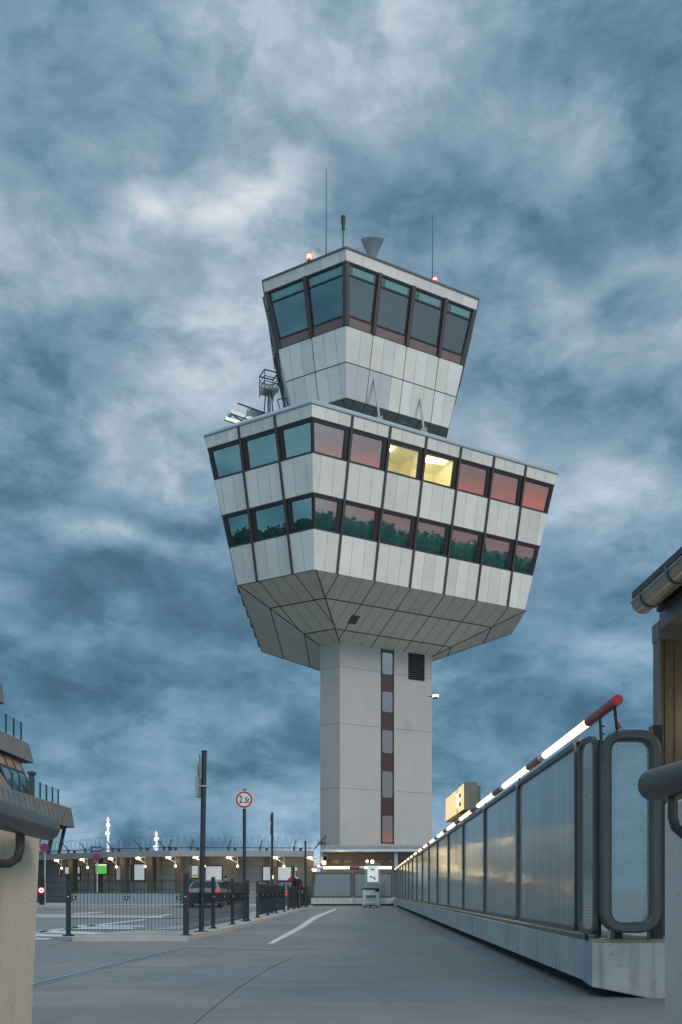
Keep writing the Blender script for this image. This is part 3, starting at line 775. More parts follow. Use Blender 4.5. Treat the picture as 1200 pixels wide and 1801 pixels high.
# ------------------------------------------------------------------ glazed barrier on the right
BO, BS = 1.83, .02545
def BX(Y): return BO+BS*Y
frameM = mat('barrier_frame', (.11,.108,.105), .42, metal=.35, var=.1, vscale=4)
baseM = mat('barrier_base', (.40,.42,.43), .6, var=.16, vscale=2.2, streak=.5, specks=.6)
baseD = mat('barrier_strip', (.27,.33,.38), .5, var=.05)
gapShadeM = mat('barrier_gap_shade', (.012,.012,.013), .9)  # near-black fill stands for the shadow in the gap under the base
ledgeM = mat('ledge_yellowed', (.24,.225,.15), .7, var=.12)
def ribs(freq, axis, strength=.5, dist=.01):
    def f(n):
        t = n.new('ShaderNodeTexCoord'); w = n.new('ShaderNodeTexWave'); w.wave_type = 'BANDS'; w.bands_direction = axis; w.wave_profile = 'SIN'
        w.inputs['Scale'].default_value = freq; n.put(w.inputs['Vector'], t.outputs['Object'])
        ns = n.noise(t.outputs['Object'], 1.3, 3, .5)
        b = n.new('ShaderNodeBump'); b.inputs['Strength'].default_value = strength; b.inputs['Distance'].default_value = dist
        n.put(b.inputs['Height'], n.math('ADD', w.outputs['Fac'], n.math('MULTIPLY', ns, .7)))
        return b.outputs[0]
    return f
acr = bpy.data.materials.new('barrier_acrylic'); acr.use_nodes = True
n = NT(acr.node_tree); n.n.clear(); out = n.new('ShaderNodeOutputMaterial')
tcn = n.new('ShaderNodeTexCoord').outputs['Object']
tr = n.new('ShaderNodeBsdfTranslucent'); tr.inputs[0].default_value = (.48,.55,.56,1)
df = n.new('ShaderNodeBsdfDiffuse')
mpn = n.new('ShaderNodeMapping'); n.put(mpn.inputs[0], tcn); mpn.inputs['Scale'].default_value = (2, 2, .25)
n.put(df.inputs[0], n.ramp(n.noise(mpn.outputs[0], 2.2, 5, .6), [(.38, (.36,.40,.39)), (.62, (.54,.58,.57))]))
gl = n.new('ShaderNodeBsdfGlossy'); gl.inputs['Roughness'].default_value = .10; gl.inputs[0].default_value = (.97,1,.97,1)
n.put(gl.inputs['Normal'], ribs(26, 'Z', .12, .004)(n))
m1 = n.new('ShaderNodeMixShader'); m1.inputs[0].default_value = .5; n.l.new(df.outputs[0], m1.inputs[1]); n.l.new(tr.outputs[0], m1.inputs[2])
fr_ = n.new('ShaderNodeFresnel'); fr_.inputs[0].default_value = 1.6
m2 = n.new('ShaderNodeMixShader'); n.put(m2.inputs[0], n.math('ADD', n.math('MULTIPLY', fr_.outputs[0], .62), .10, clamp=True)); n.l.new(m1.outputs[0], m2.inputs[1]); n.l.new(gl.outputs[0], m2.inputs[2])
n.l.new(m2.outputs[0], out.inputs[0])

def rr(w, h, r, n=6):
    pts = []
    for cx_, cy_, a0 in ((w/2-r, -h/2+r, -90), (w/2-r, h/2-r, 0), (-w/2+r, h/2-r, 90), (-w/2+r, -h/2+r, 180)):
        for j in range(n): a = R(a0+j*90/(n-1)); pts.append((cx_+r*math.cos(a), cy_+r*math.sin(a)))
    return pts
def ring_frame(w, h, r, fw, d):
    """rounded frame in local xz plane centred at 0, thickness d along y, chamfered edges"""
    q = MB(); n = 24; e = min(.018, fw*.25)
    rings = [rr(w-2*e, h-2*e, r-e), rr(w, h, r), rr(w, h, r), rr(w-2*fw, h-2*fw, max(r-fw, .03)), rr(w-2*fw, h-2*fw, max(r-fw, .03)), rr(w-2*fw+2*e, h-2*fw+2*e, max(r-fw+e, .03+e))]
    ys = [-d/2, -d/2+e, d/2, d/2, -d/2+e, -d/2]
    vs = [(p[0], y, p[1]) for rg, y in zip(rings, ys) for p in rg]; fs = []
    for i in range(6):
        for j in range(n): fs.append((i*n+j, i*n+(j+1) % n, ((i+1) % 6)*n+(j+1) % n, ((i+1) % 6)*n+j))
    q.add(vs, fs); return q
def glass_panel(w, h, r, fw, d, label, loc, rz, name='glass_panel', pm=acr, group=None):
    t = thing(name, label, 'glass panel', loc, rz, group)
    ring_frame(w, h, r, fw, d).build('frame', frameM, t, smooth=True)
    pts = rr(w-2*fw+.03, h-2*fw+.03, max(r-fw, .03)); q = MB(); n = len(pts)
    q.add([(p[0], -.004, p[1]) for p in pts]+[(p[0], .004, p[1]) for p in pts], [tuple(range(n)), tuple(range(n, 2*n))[::-1]]); q.build('pane', pm, t)
    for sx in (-w*.3, w*.3) if name != 'glass_panel' else (): MB().box(sx-.012, sx+.012, -.035, -.015, -h/2-.05, -h/2+.01).build('foot', dsteel, t)
    return t
PITCH = 3.1; Y0 = 8.02; ang = math.atan2(1, BS)   # direction of the barrier line
Lp, Hp = PITCH*math.sqrt(1+BS*BS)-.035, 1.63
zmid = .53+Hp/2
proto = None
def ordn(i): return ['first','second','third','fourth','fifth','sixth','seventh','eighth','ninth','tenth','eleventh','twelfth','thirteenth','fourteenth','fifteenth','sixteenth'][i]
for i in range(16):
    yc = Y0+PITCH*(i+.5); loc = (BX(yc), yc, zmid-.02); rz = ang
    lab = f'frosted glass panel, {ordn(i)} from the near end of the right barrier'
    if i == 0: lab = 'nearest wide frosted glass panel of the right barrier, beside the narrow corner panel'
    if proto is None: proto = glass_panel(Lp, Hp, .10, .042, .06, lab, loc, rz, group='glass panels of the right barrier')
    else: dup(proto, loc, rz, lab)
# narrow corner panel
ya, yb = 7.38, 7.86
glass_panel(.40, 1.63, .12, .040, .045, 'narrow rounded glass panel turned at the near corner of the barrier', (2.052, 7.785, .50+.815), R(95), 'narrow_glass_screen')
# end panel facing the camera, prismatic grid glass
prism = bpy.data.materials.new('prism_glass'); prism.use_nodes = True
n = NT(prism.node_tree); n.n.clear(); out = n.new('ShaderNodeOutputMaterial')
tcn = n.new('ShaderNodeTexCoord').outputs['Object']
sx = n.new('ShaderNodeSeparateXYZ'); n.put(sx.inputs[0], tcn)
def tri(v, p):
    a = n.math('PINGPONG', v, p/2); return n.math('DIVIDE', a, p/2)
hx_ = n.math('ADD', n.math('MULTIPLY', tri(sx.outputs[0], .0165), .5), n.math('MULTIPLY', tri(sx.outputs[2], .0165), .5))
line = n.math('MAXIMUM', n.mrange(tri(sx.outputs[0], .0165), .80, .97), n.mrange(tri(sx.outputs[2], .0165), .80, .97))
bp = n.new('ShaderNodeBump'); bp.inputs['Strength'].default_value = .12; bp.inputs['Distance'].default_value = .004; n.put(bp.inputs['Height'], hx_)
g1 = n.new('ShaderNodeBsdfRefraction'); g1.inputs[0].default_value = (.80,.90,.93,1); g1.inputs['Roughness'].default_value = .04; g1.inputs['IOR'].default_value = 1.06; n.put(g1.inputs['Normal'], bp.outputs[0])
g2 = n.new('ShaderNodeBsdfGlossy'); g2.inputs['Roughness'].default_value = .15; n.put(g2.inputs['Normal'], bp.outputs[0])
g3 = n.new('ShaderNodeBsdfDiffuse'); g3.inputs[0].default_value = (.46,.50,.50,1)
a1 = n.new('ShaderNodeMixShader'); a1.inputs[0].default_value = .16; n.l.new(g1.outputs[0], a1.inputs[1]); n.l.new(g2.outputs[0], a1.inputs[2])
a2 = n.new('ShaderNodeMixShader'); n.put(a2.inputs[0], n.math('ADD', n.math('MULTIPLY', line, .40), .24)); n.l.new(a1.outputs[0], a2.inputs[1]); n.l.new(g3.outputs[0], a2.inputs[2])
n.l.new(a2.outputs[0], out.inputs[0])
Ye = 7.55
xl, xr = (1055-CX)/FOC*Ye, (1161-CX)/FOC*Ye
zt_, zb_ = zpx(1285, Ye), zpx(1641, Ye)
glass_panel(xr-xl, zt_-zb_, .17, .085, .12, 'upright rounded end panel of gridded prism glass in a thick dark frame', ((xl+xr)/2, Ye, (zt_+zb_)/2), 0, 'gridded_glass_screen', prism)
# clamps between corner and end panel
tb = thing('barrier_post', 'dark steel post with short clamps between the corner panel and the end panel', 'post', (2.135, 7.74, .45))
MB().box(-.02,.02,.02,.06,0,1.45).build('post', dsteel, tb)
for z in (.22,.50,.95,1.30,1.62): MB().box(-.06,.09,-.03,.03,z-.03,z+.03).build('clamp', blackf, tb)
q = MB(); q.tube([(-.03,-.1,.02),(.05,-.1,.02),(.05,-.1,.20),(-.01,-.1,.26),(-.01,-.1,.34)], .009, 6); q.build('cable', white, tb)
tag(MB().box(2.22,2.30,7.66,7.7,.46,.60).add([], []).build('panel_foot', blackf), 'short black foot under the end panel of gridded glass', 'bracket')
tag(MB().box(2.525,2.60,7.58,7.70,.30,2.2).build('end_post', blackf), 'black post behind the right edge of the gridded end panel', 'post')

# concrete base
base_t = thing('concrete_upstand', 'long pale concrete upstand under the right glass barrier with a dark gap below', 'wall', (BX(8), 8, 0))
def bl(x, y, z): return (x-BX(8), y-8, z)
ys = [7.86]+[Y0+PITCH*1*i+1.4 for i in range(0, 17)]
ys[-1] = 58.05
for i in range(len(ys)-1):
    ya, yb = ys[i]+.008, ys[i+1]-.008; q = MB()
    z0a, z0b = .105, .105
    q.hexa([bl(BX(ya),ya,z0a),bl(BX(ya)+.55,ya,z0a),bl(BX(yb)+.55,yb,z0b),bl(BX(yb),yb,z0b),bl(BX(ya),ya,.44),bl(BX(ya)+.55,ya,.44),bl(BX(yb)+.55,yb,.44),bl(BX(yb),yb,.44)])
    q.hexa([bl(BX(ya)+.04,ya,.44),bl(BX(ya)+.5,ya,.44),bl(BX(yb)+.5,yb,.44),bl(BX(yb)+.04,yb,.44),bl(BX(ya)+.06,ya,.475),bl(BX(ya)+.5,ya,.475),bl(BX(yb)+.5,yb,.475),bl(BX(yb)+.06,yb,.475)], 1)
    q.build('base_block', [baseM, ledgeM], base_t, bevel=.012)
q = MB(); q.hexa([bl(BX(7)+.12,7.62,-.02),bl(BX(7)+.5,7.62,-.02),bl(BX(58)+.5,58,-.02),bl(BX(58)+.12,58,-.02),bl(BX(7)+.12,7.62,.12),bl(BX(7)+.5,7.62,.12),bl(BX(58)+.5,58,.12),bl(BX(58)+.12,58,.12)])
q.build('gap_shade', gapShadeM, base_t)  # black filler painting the shaded recess below the blocks
# chamfered strip and the end face
xc = (1015-CX)/FOC*7.86; xe = (1040-CX)/FOC*7.55
q = MB(); q.hexa([bl(BX(7.86),7.855,.105),bl(xe,7.55,.09),bl(xe+.3,7.8,.09),bl(BX(7.86)+.3,7.855,.105),bl(BX(7.86),7.855,.44),bl(xe,7.55,.455),bl(xe+.3,7.8,.455),bl(BX(7.86)+.3,7.855,.44)])
q.build('corner_strip', baseD, base_t)
q = MB(); q.hexa([bl(xe+.004,7.545,.085),bl(2.75,7.50,-.06),bl(2.75,8.1,-.06),bl(xe+.1,8.1,.085),bl(xe+.004,7.545,.44),bl(2.75,7.50,.44),bl(2.75,8.1,.44),bl(xe+.1,8.1,.44)])
q.hexa([bl(xe+.0,7.56,.44),bl(2.75,7.52,.44),bl(2.75,8.1,.44),bl(xe+.1,8.1,.44),bl(xe+.01,7.58,.47),bl(2.75,7.54,.47),bl(2.75,8.1,.47),bl(xe+.1,8.1,.47)], 1)
q.build('end_block', [mat('base_end', (.40,.40,.385), .65, var=.16, vscale=4, streak=.5, specks=.7), ledgeM], base_t, bevel=.01)

# light tube along the top
TZ = 2.24; TR = .039
def tube_run(pts_fn, segs, label, name='light_rail', loc=(0,0,0), r=TR, posts=()):
    t = thing(name, label, 'light rail', loc); lo = Vector(loc)
    for (a, b, kind) in segs:
        rr_ = r*{'lit': .86, 'red': 1.0, 'clear': .80}[kind]
        q = MB(); q.tube([pts_fn(a)-lo, pts_fn(b)-lo], rr_, 16)
        if kind == 'lit': o = q.build('lit_tube', tubeE, t, smooth=True)
        elif kind == 'red': o = q.build('red_sleeve', redp, t, smooth=True)
        else: o = q.build('clear_sleeve', tubeEnd, t, smooth=True)
    for p in posts:
        q = MB(); a = pts_fn(p)-lo; q.tube([a+Vector((0,0,-r)), a+Vector((.02,0,-.16 if p > 8 else -.38))], .012, 6)
        for z in (.10,.16,.22): q.box(a.x-.0, a.x+.035, a.y-.008, a.y+.008, a.z-z-.006, a.z-z+.006)
        q.build('bracket', dsteel, t)
    return t
segs = [(6.80, 7.66, 'red')]; y = 7.66
while y < 56.5:
    segs += [(y, y+1.87, 'lit'), (y+1.87, y+2.15, 'clear'), (y+2.15, y+2.79, 'red')]; y += 2.79
segs = [s_ for s_ in segs if s_[1] < 57.6]
lr = tube_run(lambda Y: Vector((BX(Y), Y, TZ)), segs, 'long rail of glowing warm tubes and red sleeves above the right glass barrier', loc=(BX(6.8), 6.8, TZ), posts=[7.30]+[Y0+PITCH*i for i in range(1, 16)])
q = MB(); lo = Vector((BX(6.8), 6.8, TZ)); q.tube([Vector((BX(6.8),6.8,TZ))-lo, Vector((BX(6.785),6.785,TZ))-lo], TR*1.02, 20); q.build('end_cap', redcap, lr, smooth=True)
q = MB(); a_ = Vector((BX(6.87), 6.87, TZ-TR))-lo; b_ = Vector((2.205, 7.5, 2.152))-lo; q.tube([a_, b_], .012, 8)
q.build('bracket', dsteel, lr)
q = MB(); q.tube([b_+Vector((0,-.03,.045)), b_+Vector((.008,-.035,.0))], [.012,.022], 8); q.build('collar', redcap, lr)
# bracket top rail of the barrier
q = MB(); q.bar((BX(8.0)+.01,8.0,2.15),(BX(57.6)+.01,57.6,2.15),.035,.03); tag(q.build('top_rail', steel), 'thin galvanised rail running along the top of the right glass barrier', 'rail')

# ------------------------------------------------------------------ back barrier across the end
YB = 58.1
bb = thing('concrete_upstand', 'short pale concrete upstand across the far end of the deck below the tower', 'wall', ((620-CX)/FOC*YB, YB, 0))
x0, x1 = (547-CX)/FOC*YB, BX(58.1)
q = MB(); xm = (622-CX)/FOC*YB
q.box(x0-bb.location.x, xm-.02-bb.location.x, 0, .5, .09, .475); q.box(xm+.02-bb.location.x, x1-bb.location.x, 0, .5, .09, .475); q.build('base_block', baseM, bb, bevel=.02)
MB().box(x0+.1-bb.location.x, x1-bb.location.x, .12, .4, -.02, .1).build('gap_shade', gapShadeM, bb)  # shadow under the cross barrier, painted as a black strip
grayp = glass('cross_pane', (.3,.3,.3), .22, .3, base=(.105,.12,.125))
for a, b, lab in ((549,620.5,'left wide frosted panel of the cross barrier at the far end'), (621.5,692.5,'right wide frosted panel of the cross barrier behind the trolleys')):
    xa, xb = (a-CX)/FOC*YB, (b-CX)/FOC*YB; z1 = zpx(1533.5, YB); z0 = zpx(1579.5, YB)
    glass_panel(xb-xa, z1-z0, .18, .13, .10, lab, ((xa+xb)/2, YB+.1, (z0+z1)/2), 0, pm=grayp, group='frosted panels of the far cross barrier')
fx = lambda px: Vector(((px-CX)/FOC*(YB+.05), YB+.05, zpx(1526.3, YB)))
tube_run(lambda px: fx(px), [(553,558,'red'),(558,569,'clear'),(569,615,'lit'),(615,632.5,'red'),(632.5,641,'clear'),(641,647.5,'lit'),(647.5,663,'lit'),(663,689,'lit'),(689,696,'red')],
         'horizontal rail of glowing warm tubes above the far cross barrier', loc=tuple(fx(552)), r=.10)

# ------------------------------------------------------------------ building with canopy below the tower
wallG = mat('wall_grey_metal', (.17,.175,.18), .6, var=.08, vscale=1)
wallD = mat('wall_brown_grey', (.20,.19,.175), .7, var=.1, vscale=1)
roofM = mat('roof_sheet', (.36,.39,.41), .4, metal=.4)
Yc = 61.0
tb = thing('gate_building', 'low dark building with a ribbed metal canopy roof at the foot of the tower shaft', 'building', W(630, 1590, Yc))
o_ = Vector((tb.location.x, tb.location.y, 0)); tb.location = o_
xa, xb = (566-CX)/FOC*Yc-o_.x, (760-CX)/FOC*Yc-o_.x
zE = zpx(1497, Yc); zT = zpx(1487.5, 63.5)
MB().box(xa+.25, xb, 1.2, 5, 0, zE+.3).build('wall', wallD, tb)
q = MB(); q.hexa([(xa,0,zE-.03),(xb,0,zE-.03),(xb,2.5,zT-.05),(xa+.35,2.5,zT-.05),(xa,0,zE+.06),(xb,0,zE+.06),(xb,2.5,zT),(xa+.35,2.5,zT)])
for i in range(34):
    x = xa+.3+(xb-xa-.3)*i/33; q.bar((x,.02,zE+.07),(x+.02,2.5,zT+.03),.10,.07)
q.build('roof', roofM, tb)
q = MB(); q.tube([(xa-.05,-.06,zE+.0),(xb,-.06,zE+.0)], .10, 10); q.build('gutter', mat('gutter_pale', (.5,.54,.56), .35, metal=.5), tb, smooth=True)
MB().box(xa+.3, xb, 1.05, 1.2, zpx(1511, Yc+1), zE-.1).build('fascia', mat('fascia_brown', (.22,.20,.17), .7), tb)
for i in range(7):
    xx = xa+.5+i*.98; q = MB(); q.box(xx, xx+.62, 1.10, 1.19, zpx(1518.5, Yc+1), zpx(1512.5, Yc+1)); q.build('window', mat('amber_window', (.14,.085,.03), .3, emit=(.8,.45,.12), es=.06), tb)
q = MB(); px_ = (697-CX)/FOC*Yc-o_.x; q.box(px_-.1, px_+.12, .2, .4, 0, zE); q.build('column', steel, tb)
MB().box(xa+.1, xa+.35, .3, .55, 0, zE).build('column', wallG, tb)
# floodlight box under the left eave
MB().box(xa-.15, xa+.3, .3, .6, zE-.75, zE-.35).build('junction_box', white, tb)
for (px, py, r, lab) in ((570,1517.5,.13,'warm round wall lamp above the left far barrier panel'), (655,1515.8,.12,'brighter of the two warm wall lamps above the pictogram board'), (646,1515.0,.09,'smaller white lamp just left of the bright lamp above the pictogram board')):
    p = W(px, py, YB+2); t = thing('wall_lamp', lab, 'lamp', p, group='warm lamps under the gate building canopy')
    MB().box(-.05,.05,.1,1.4,-.05,.05).build('arm', dsteel, t); q = MB(); q.lathe([(.02,-r),(r*.8,-r*.7),(r,0),(r*.8,r*.7),(.02,r)], n=12); q.build('globe', warmE, t, smooth=True)
point_light('glow', W(600, 1512, YB+1.6), 34, (1,.7,.35), .3, None).parent = tb
bpy.data.objects['glow'].location -= o_
p = W(553, 1528.5, YB-.2); t = thing('signal_lamp', 'small glowing lamp with a red cap at the left end of the far light rail', 'lamp', p)
q = MB(); q.lathe([(.02,-.16),(.12,-.12),(.16,0)], n=12); q.build('lens', warmE, t, smooth=True); q = MB(); q.lathe([(.17,0),(.16,.08),(.02,.12)], n=12); q.build('cap', redcap, t, smooth=True)
MB().box(-.04,.04,0,.12,-.9,.0).build('arm', dsteel, t)
# spiky anti-climb guard at the roof end
t = thing('spike_guard', 'dark fan of anti-climb spikes at the left end of the gate building roof', 'spikes', W(566, 1486, 60.5)); q = MB()
for i in range(14):
    a = R(-10+i*14); L0 = .35+.45*(i % 3)/2
    q.add([(0.1-.12*i/3+.2, 0, 0), (.1-.12*i/3+.26, 0, 0), (.1-.12*i/3+.2+math.cos(a)*L0*.5, .02*i, abs(math.sin(a))*L0+.12), ], [(0,1,2)])
q.bar((-.5,0,-.3),(.25,0,.55),.30,.06); q.build('spike_row', antm, t)

# ------------------------------------------------------------------ long low terminal building at the left back
PLN = [(552, 58.6), (300, 58.0), (190, 60.2), (80, 64.0), (-40, 69.5)]
PL_ = [Vector(((px-CX)/FOC*Y, Y, 0)) for px, Y in PLN]
lowt = thing('low_terminal', 'long low grey checkpoint building with a flat canopy and warm lights behind the road', 'building', PL_[1])
o_ = Vector(PL_[1])
def along(px):
    for i in range(len(PLN)-1):
        a, b = PL_[i], PL_[i+1]
        # solve for point on segment seen at px
        r_ = (px-CX)/FOC
        den = (b.x-a.x)-r_*(b.y-a.y)
        t = (r_*a.y-a.x)/den
        if -1e-6 <= t <= 1+1e-6: return a+(b-a)*t, (b-a).normalized()
    a, b = PL_[-2], PL_[-1]; return b, (b-a).normalized()
def nrm(d): v = Vector((-d.y, d.x, 0)); return v if v.y > 0 else -v   # pointing away from camera
fasM = mat('canopy_fascia', (.27,.28,.295), .5, var=.06)
for nm, m_, o0, o1, z0, z1 in (('wall', mat('wall_panels', (.27,.285,.305), .6, var=.08), 2.0, 2.3, 0, 3.2), ('canopy', fasM, 0, 2.3, 3.08, 3.13), ('fascia', fasM, -.08, 0, 3.05, 3.42), ('roof', mat('roof_dark', (.10,.10,.10), .8), 0.0, 9.0, 3.32, 3.38)):
    for i in range(len(PL_)-1):
        a, b = PL_[i]-o_, PL_[i+1]-o_; d = (b-a).normalized(); nn = nrm(d)
        q = MB(); q.hexa([a+nn*o0+Vector((0,0,z0)), b+nn*o0+Vector((0,0,z0)), b+nn*o1+Vector((0,0,z0)), a+nn*o1+Vector((0,0,z0)), a+nn*o0+Vector((0,0,z1)), b+nn*o0+Vector((0,0,z1)), b+nn*o1+Vector((0,0,z1)), a+nn*o1+Vector((0,0,z1))])
        if nm == 'wall':
            for z in (.5,1.0,1.5,2.0,2.5): 
                q.hexa([a+nn*(o0-.006)+Vector((0,0,z)), b+nn*(o0-.006)+Vector((0,0,z)), b+nn*o0+Vector((0,0,z)), a+nn*o0+Vector((0,0,z)), a+nn*(o0-.006)+Vector((0,0,z+.025)), b+nn*(o0-.006)+Vector((0,0,z+.025)), b+nn*o0+Vector((0,0,z+.025)), a+nn*o0+Vector((0,0,z+.025))], 1)
            L0 = (b-a).length; k = 1
            while k*2.2 < L0:
                c = a+d*k*2.2; q.hexa([c+nn*(o0-.008), c+d*.03+nn*(o0-.008), c+d*.03+nn*o0, c+nn*o0]+[v_+Vector((0,0,3.0)) for v_ in (c+nn*(o0-.008), c+d*.03+nn*(o0-.008), c+d*.03+nn*o0, c+nn*o0)], 1); k += 1
        q.build(nm, [m_, joint], lowt)
winW = mat('bright_window', (.42,.47,.50), .25, emit=(.50,.58,.62), es=.55)
winG = mat('window_grey', (.30,.34,.36), .3, emit=(.5,.58,.62), es=.18)
def wall_rect(pxa, pxb, pya, pyb, name, m_, o=1.97, frame=True, par=lowt):
    A, d = along(pxa); B, _ = along(pxb); nn = nrm(d)
    Ya = (A+nn*o).y
    # shift so that rectangle lies on the wall
    def on(px):
        a, d_ = along(px); r_ = (px-CX)/FOC; p = a+nn*o; t = (p.x-r_*p.y)/(r_*d.y-d.x); return p+d*t
    a, b = on(pxa), on(pxb); z1, z0 = zpx(pya, a.y), zpx(pyb, a.y)
    a = a-o_; b = b-o_
    q = MB(); T = nn*.03
    q.hexa([a-T+Vector((0,0,z0)), b-T+Vector((0,0,z0)), b+Vector((0,0,z0)), a+Vector((0,0,z0)), a-T+Vector((0,0,z1)), b-T+Vector((0,0,z1)), b+Vector((0,0,z1)), a+Vector((0,0,z1))])
    if not frame: return q.build(name, m_, par)
    f = MB(); e = .06
    for (p_, q_) in ((a, a), (b, b)):
        s_ = -1 if p_ is a else 1
        dd = (b-a).normalized(); f.obox(p_-nn*.06+dd*(e*-1 if s_ < 0 else 0)+Vector((0,0,z0-e)), dd*e, nn*.06, Vector((0,0,z1-z0+2*e)))
    dd = (b-a)
    f.obox(a-nn*.055+Vector((0,0,z1)), dd, nn*.05, Vector((0,0,e))); f.obox(a-nn*.055+Vector((0,0,z0-e)), dd, nn*.05, Vector((0,0,e)))
    fo = f.build(name, blackf, par); q.build('pane', m_, fo); return fo
for args in ((335.5,348.5,1523,1543.5), (353,390,1524,1547.5), (463,486.5,1525,1548.5), (489,512,1525,1548.5)): wall_rect(*args, 'window', winW)
for args in ((115,141,1525.5,1537), (237,255,1521,1548.5)): wall_rect(*args, 'window', winW)
for args in ((118,128,1541,1549), (131,141,1541,1549), (205,219,1523,1548), (221,230,1523,1548), (104,107,1527,1540)): wall_rect(*args, 'window', winG)
wall_rect(337,347,1538.5,1541.5, 'window_label', mat('label_green', (.25,.35,.05), .5, emit=(.5,.6,.15), es=.25), o=1.90, frame=False)
for px in (147, 198, 246, 296, 353, 411, 481, 547, 103):
    A, d = along(px); nn = nrm(d); p = A+nn*1.0-o_
    q = MB(); q.obox(p-d*.22, d*.44, nn*.42, Vector((0,0,3.08))); q.build('column', mat('column_brown', (.085,.083,.08), .6), lowt)
for i, px in enumerate((92, 137, 187, 237, 290, 343, 402, 484, 545)):
    A, d = along(px); nn = nrm(d); p = A+nn*.35
    t = thing('bracket_lamp', f'warm lamp on a white bracket under the canopy, {ordn(i)} from the left', 'lamp', p+Vector((0,0,2.95)), group='warm lamps under the low canopy')
    q = MB(); q.lathe([(.02,-.02),(.13,-.01),(.17,.03),(.15,.09),(.05,.12)], n=12); q.build('bulb', warmE, t, smooth=True)
    q = MB(); q.tube([Vector((0,0,.05)), -d*.55+Vector((0,0,-.3)), -d*.55+Vector((0,0,-.42))], .035, 6); q.bar(-d*.55+Vector((0,0,.08)), -d*.55+Vector((0,0,-.40)), .05); q.bar(Vector((0,0,.09)), -d*.55+Vector((0,0,.09)), .05); q.build('bracket', white, t)
    q = MB(); q.lathe([(.02,-.12),(.07,-.08),(.07,.0),(.02,.04)], c=tuple(-d*.55+Vector((0,0,-.45))), n=10); q.build('lower_bulb', warmE, t, smooth=True)
    point_light('lamp_glow', (0,-.05,-.06), 24, (1,.68,.34), .12, t)
# green display screen
A, d = along(165); nn = nrm(d); p = A+nn*.6
t = thing('display_screen', 'bright green information screen hanging under the canopy behind the second parking sign', 'screen', (p.x, p.y, zpx(1529, p.y)))
MB().box(-.46,.46,0,.14,-.40,.42).build('housing', blackf, t)
MB().box(-.36,.36,-.02,0,-.30,.33).build('screen', emis('green_screen', (.16,.75,.13), .6), t)
q = MB()
MB().box(-.36,.36,-.026,-.02,.24,.33).build('header_bar', emis('screen_header', (.75,.9,.7), 1.0), t)
for i in range(5): q.box(-.33,.33,-.024,-.02,-.27+i*.10,-.262+i*.10)
q.build('text_line', emis('screen_line', (.10,.6,.1), .6), t)
q = MB(); q.box(-.03,.03,.03,.09,.42,3.08-zpx(1529, p.y)); q.build('hanger', blackf, t)
# razor wire above the canopy
rw = thing('razor_wire', 'coil of razor wire on angled brackets along the roof edge of the low building', 'razor wire', o_)
pts = []; wr = .44; tot_l = 0
path = [PL_[4], PL_[3], PL_[2], PL_[1], PL_[0]+Vector((-.1,.3,0))]
cum = 0; stp = .045
segl = [(path[i], path[i+1]) for i in range(4)]
ph = 0
for a, b in segl:
    L0 = (b-a).length; d = (b-a)/L0; nn = Vector((-d.y, d.x, 0)); k = 0
    while k*stp < L0:
        c = a+d*k*stp+nn*.4; ph += stp/.42*2*math.pi
        rj = wr*(1+.06*math.sin(ph*.13))
        pts.append(c-o_+nn*math.cos(ph)*rj+Vector((0,0,3.92+math.sin(ph)*rj+.05*math.sin(ph*.07)))); k += 1
q = MB(); q.tube(pts, .0095, 3, cap=False); q.build('wire_coil', mat('wire', (.10,.11,.12), .5, metal=.5), rw)
q = MB()
for a, b in segl: q.bar(a-o_+Vector((0,.3,3.62)), b-o_+Vector((0,.3,3.62)), .05, .05)
q.build('rail', dsteel, rw)
for i, px in enumerate((118, 148, 196, 246, 287, 296, 335, 401, 457, 517)):
    A, d = along(px); p = A-o_+Vector((0,.3,0)); q = MB()
    ln = -.38 if px < 290 else .14
    q.bar(p+Vector((0,0,3.36)), p+Vector((0,0,3.72)), .12, .10); q.bar(p+Vector((0,0,3.6)), p+Vector((ln,0,4.12)), .06)
    q.build('bracket', antm, rw); MB().box(p.x+.32, p.x+.5, p.y-.05, p.y+.05, 3.36, 3.6).build('rail_foot', antm, rw)

# ------------------------------------------------------------------ concrete terminal building far left
conc = mat('board_concrete', (.165,.165,.165), .85, var=.18, vscale=1.0, streak=.5)
ct = thing('concrete_terminal', 'stepped raw concrete terminal building with leaning windows and glass roof railings at the left edge', 'building', (-22, 75, 0))
XS = .012; O = Vector((-22, 75, 0))
def tb_(px, py, Y): return W(px, py, Y)
def XT(Y, x0): return x0+(75-Y)*-.01
# lower parapet band: outward leaning at foot, running towards camera
def slab(name, x_top, x_bot, y0, y1, z0, z1, th, m_, cut=.6):
    q = MB(); q.hexa([Vector((x_bot-th,y0,z0))-O, Vector((x_bot,y0,z0))-O, Vector((x_bot,y1,z0))-O, Vector((x_bot-th,y1,z0))-O, Vector((x_top-th,y0,z1))-O, Vector((x_top,y0,z1))-O, Vector((x_top,y1,z1))-O, Vector((x_top-th,y1,z1))-O])
    return q
q = slab('parapet', -21.35, -21.05, 42, 74, 5.9, 7.45, 8, conc)
q.hexa([Vector(v_)-O for v_ in ((-29,42,7.45),(-21.35,42,7.45),(-21.35,74,7.45),(-29,74,7.45),(-29,42,7.62),(-21.75,42,7.62),(-21.75,73.6,7.62),(-29,73.6,7.62))])
for i in range(32): y = 43+i; q.bar(Vector((-21.34,y,7.45))-O, Vector((-21.04,y,5.9))-O, .05, .04, 1)
q.build('parapet', [conc, mat('conc_joint', (.10,.10,.10), .9)], ct)
q = slab('wall', -23.7, -21.9, 42, 62.6, 7.5, 10.4, 6, conc)
for i in range(20): y = 43+i; q.bar(Vector((-23.69,y,10.3))-O, Vector((-21.9,y,7.5))-O, .05, .04, 1)
q.build('wall', [conc, mat('conc_joint', (.10,.10,.10), .9)], ct)
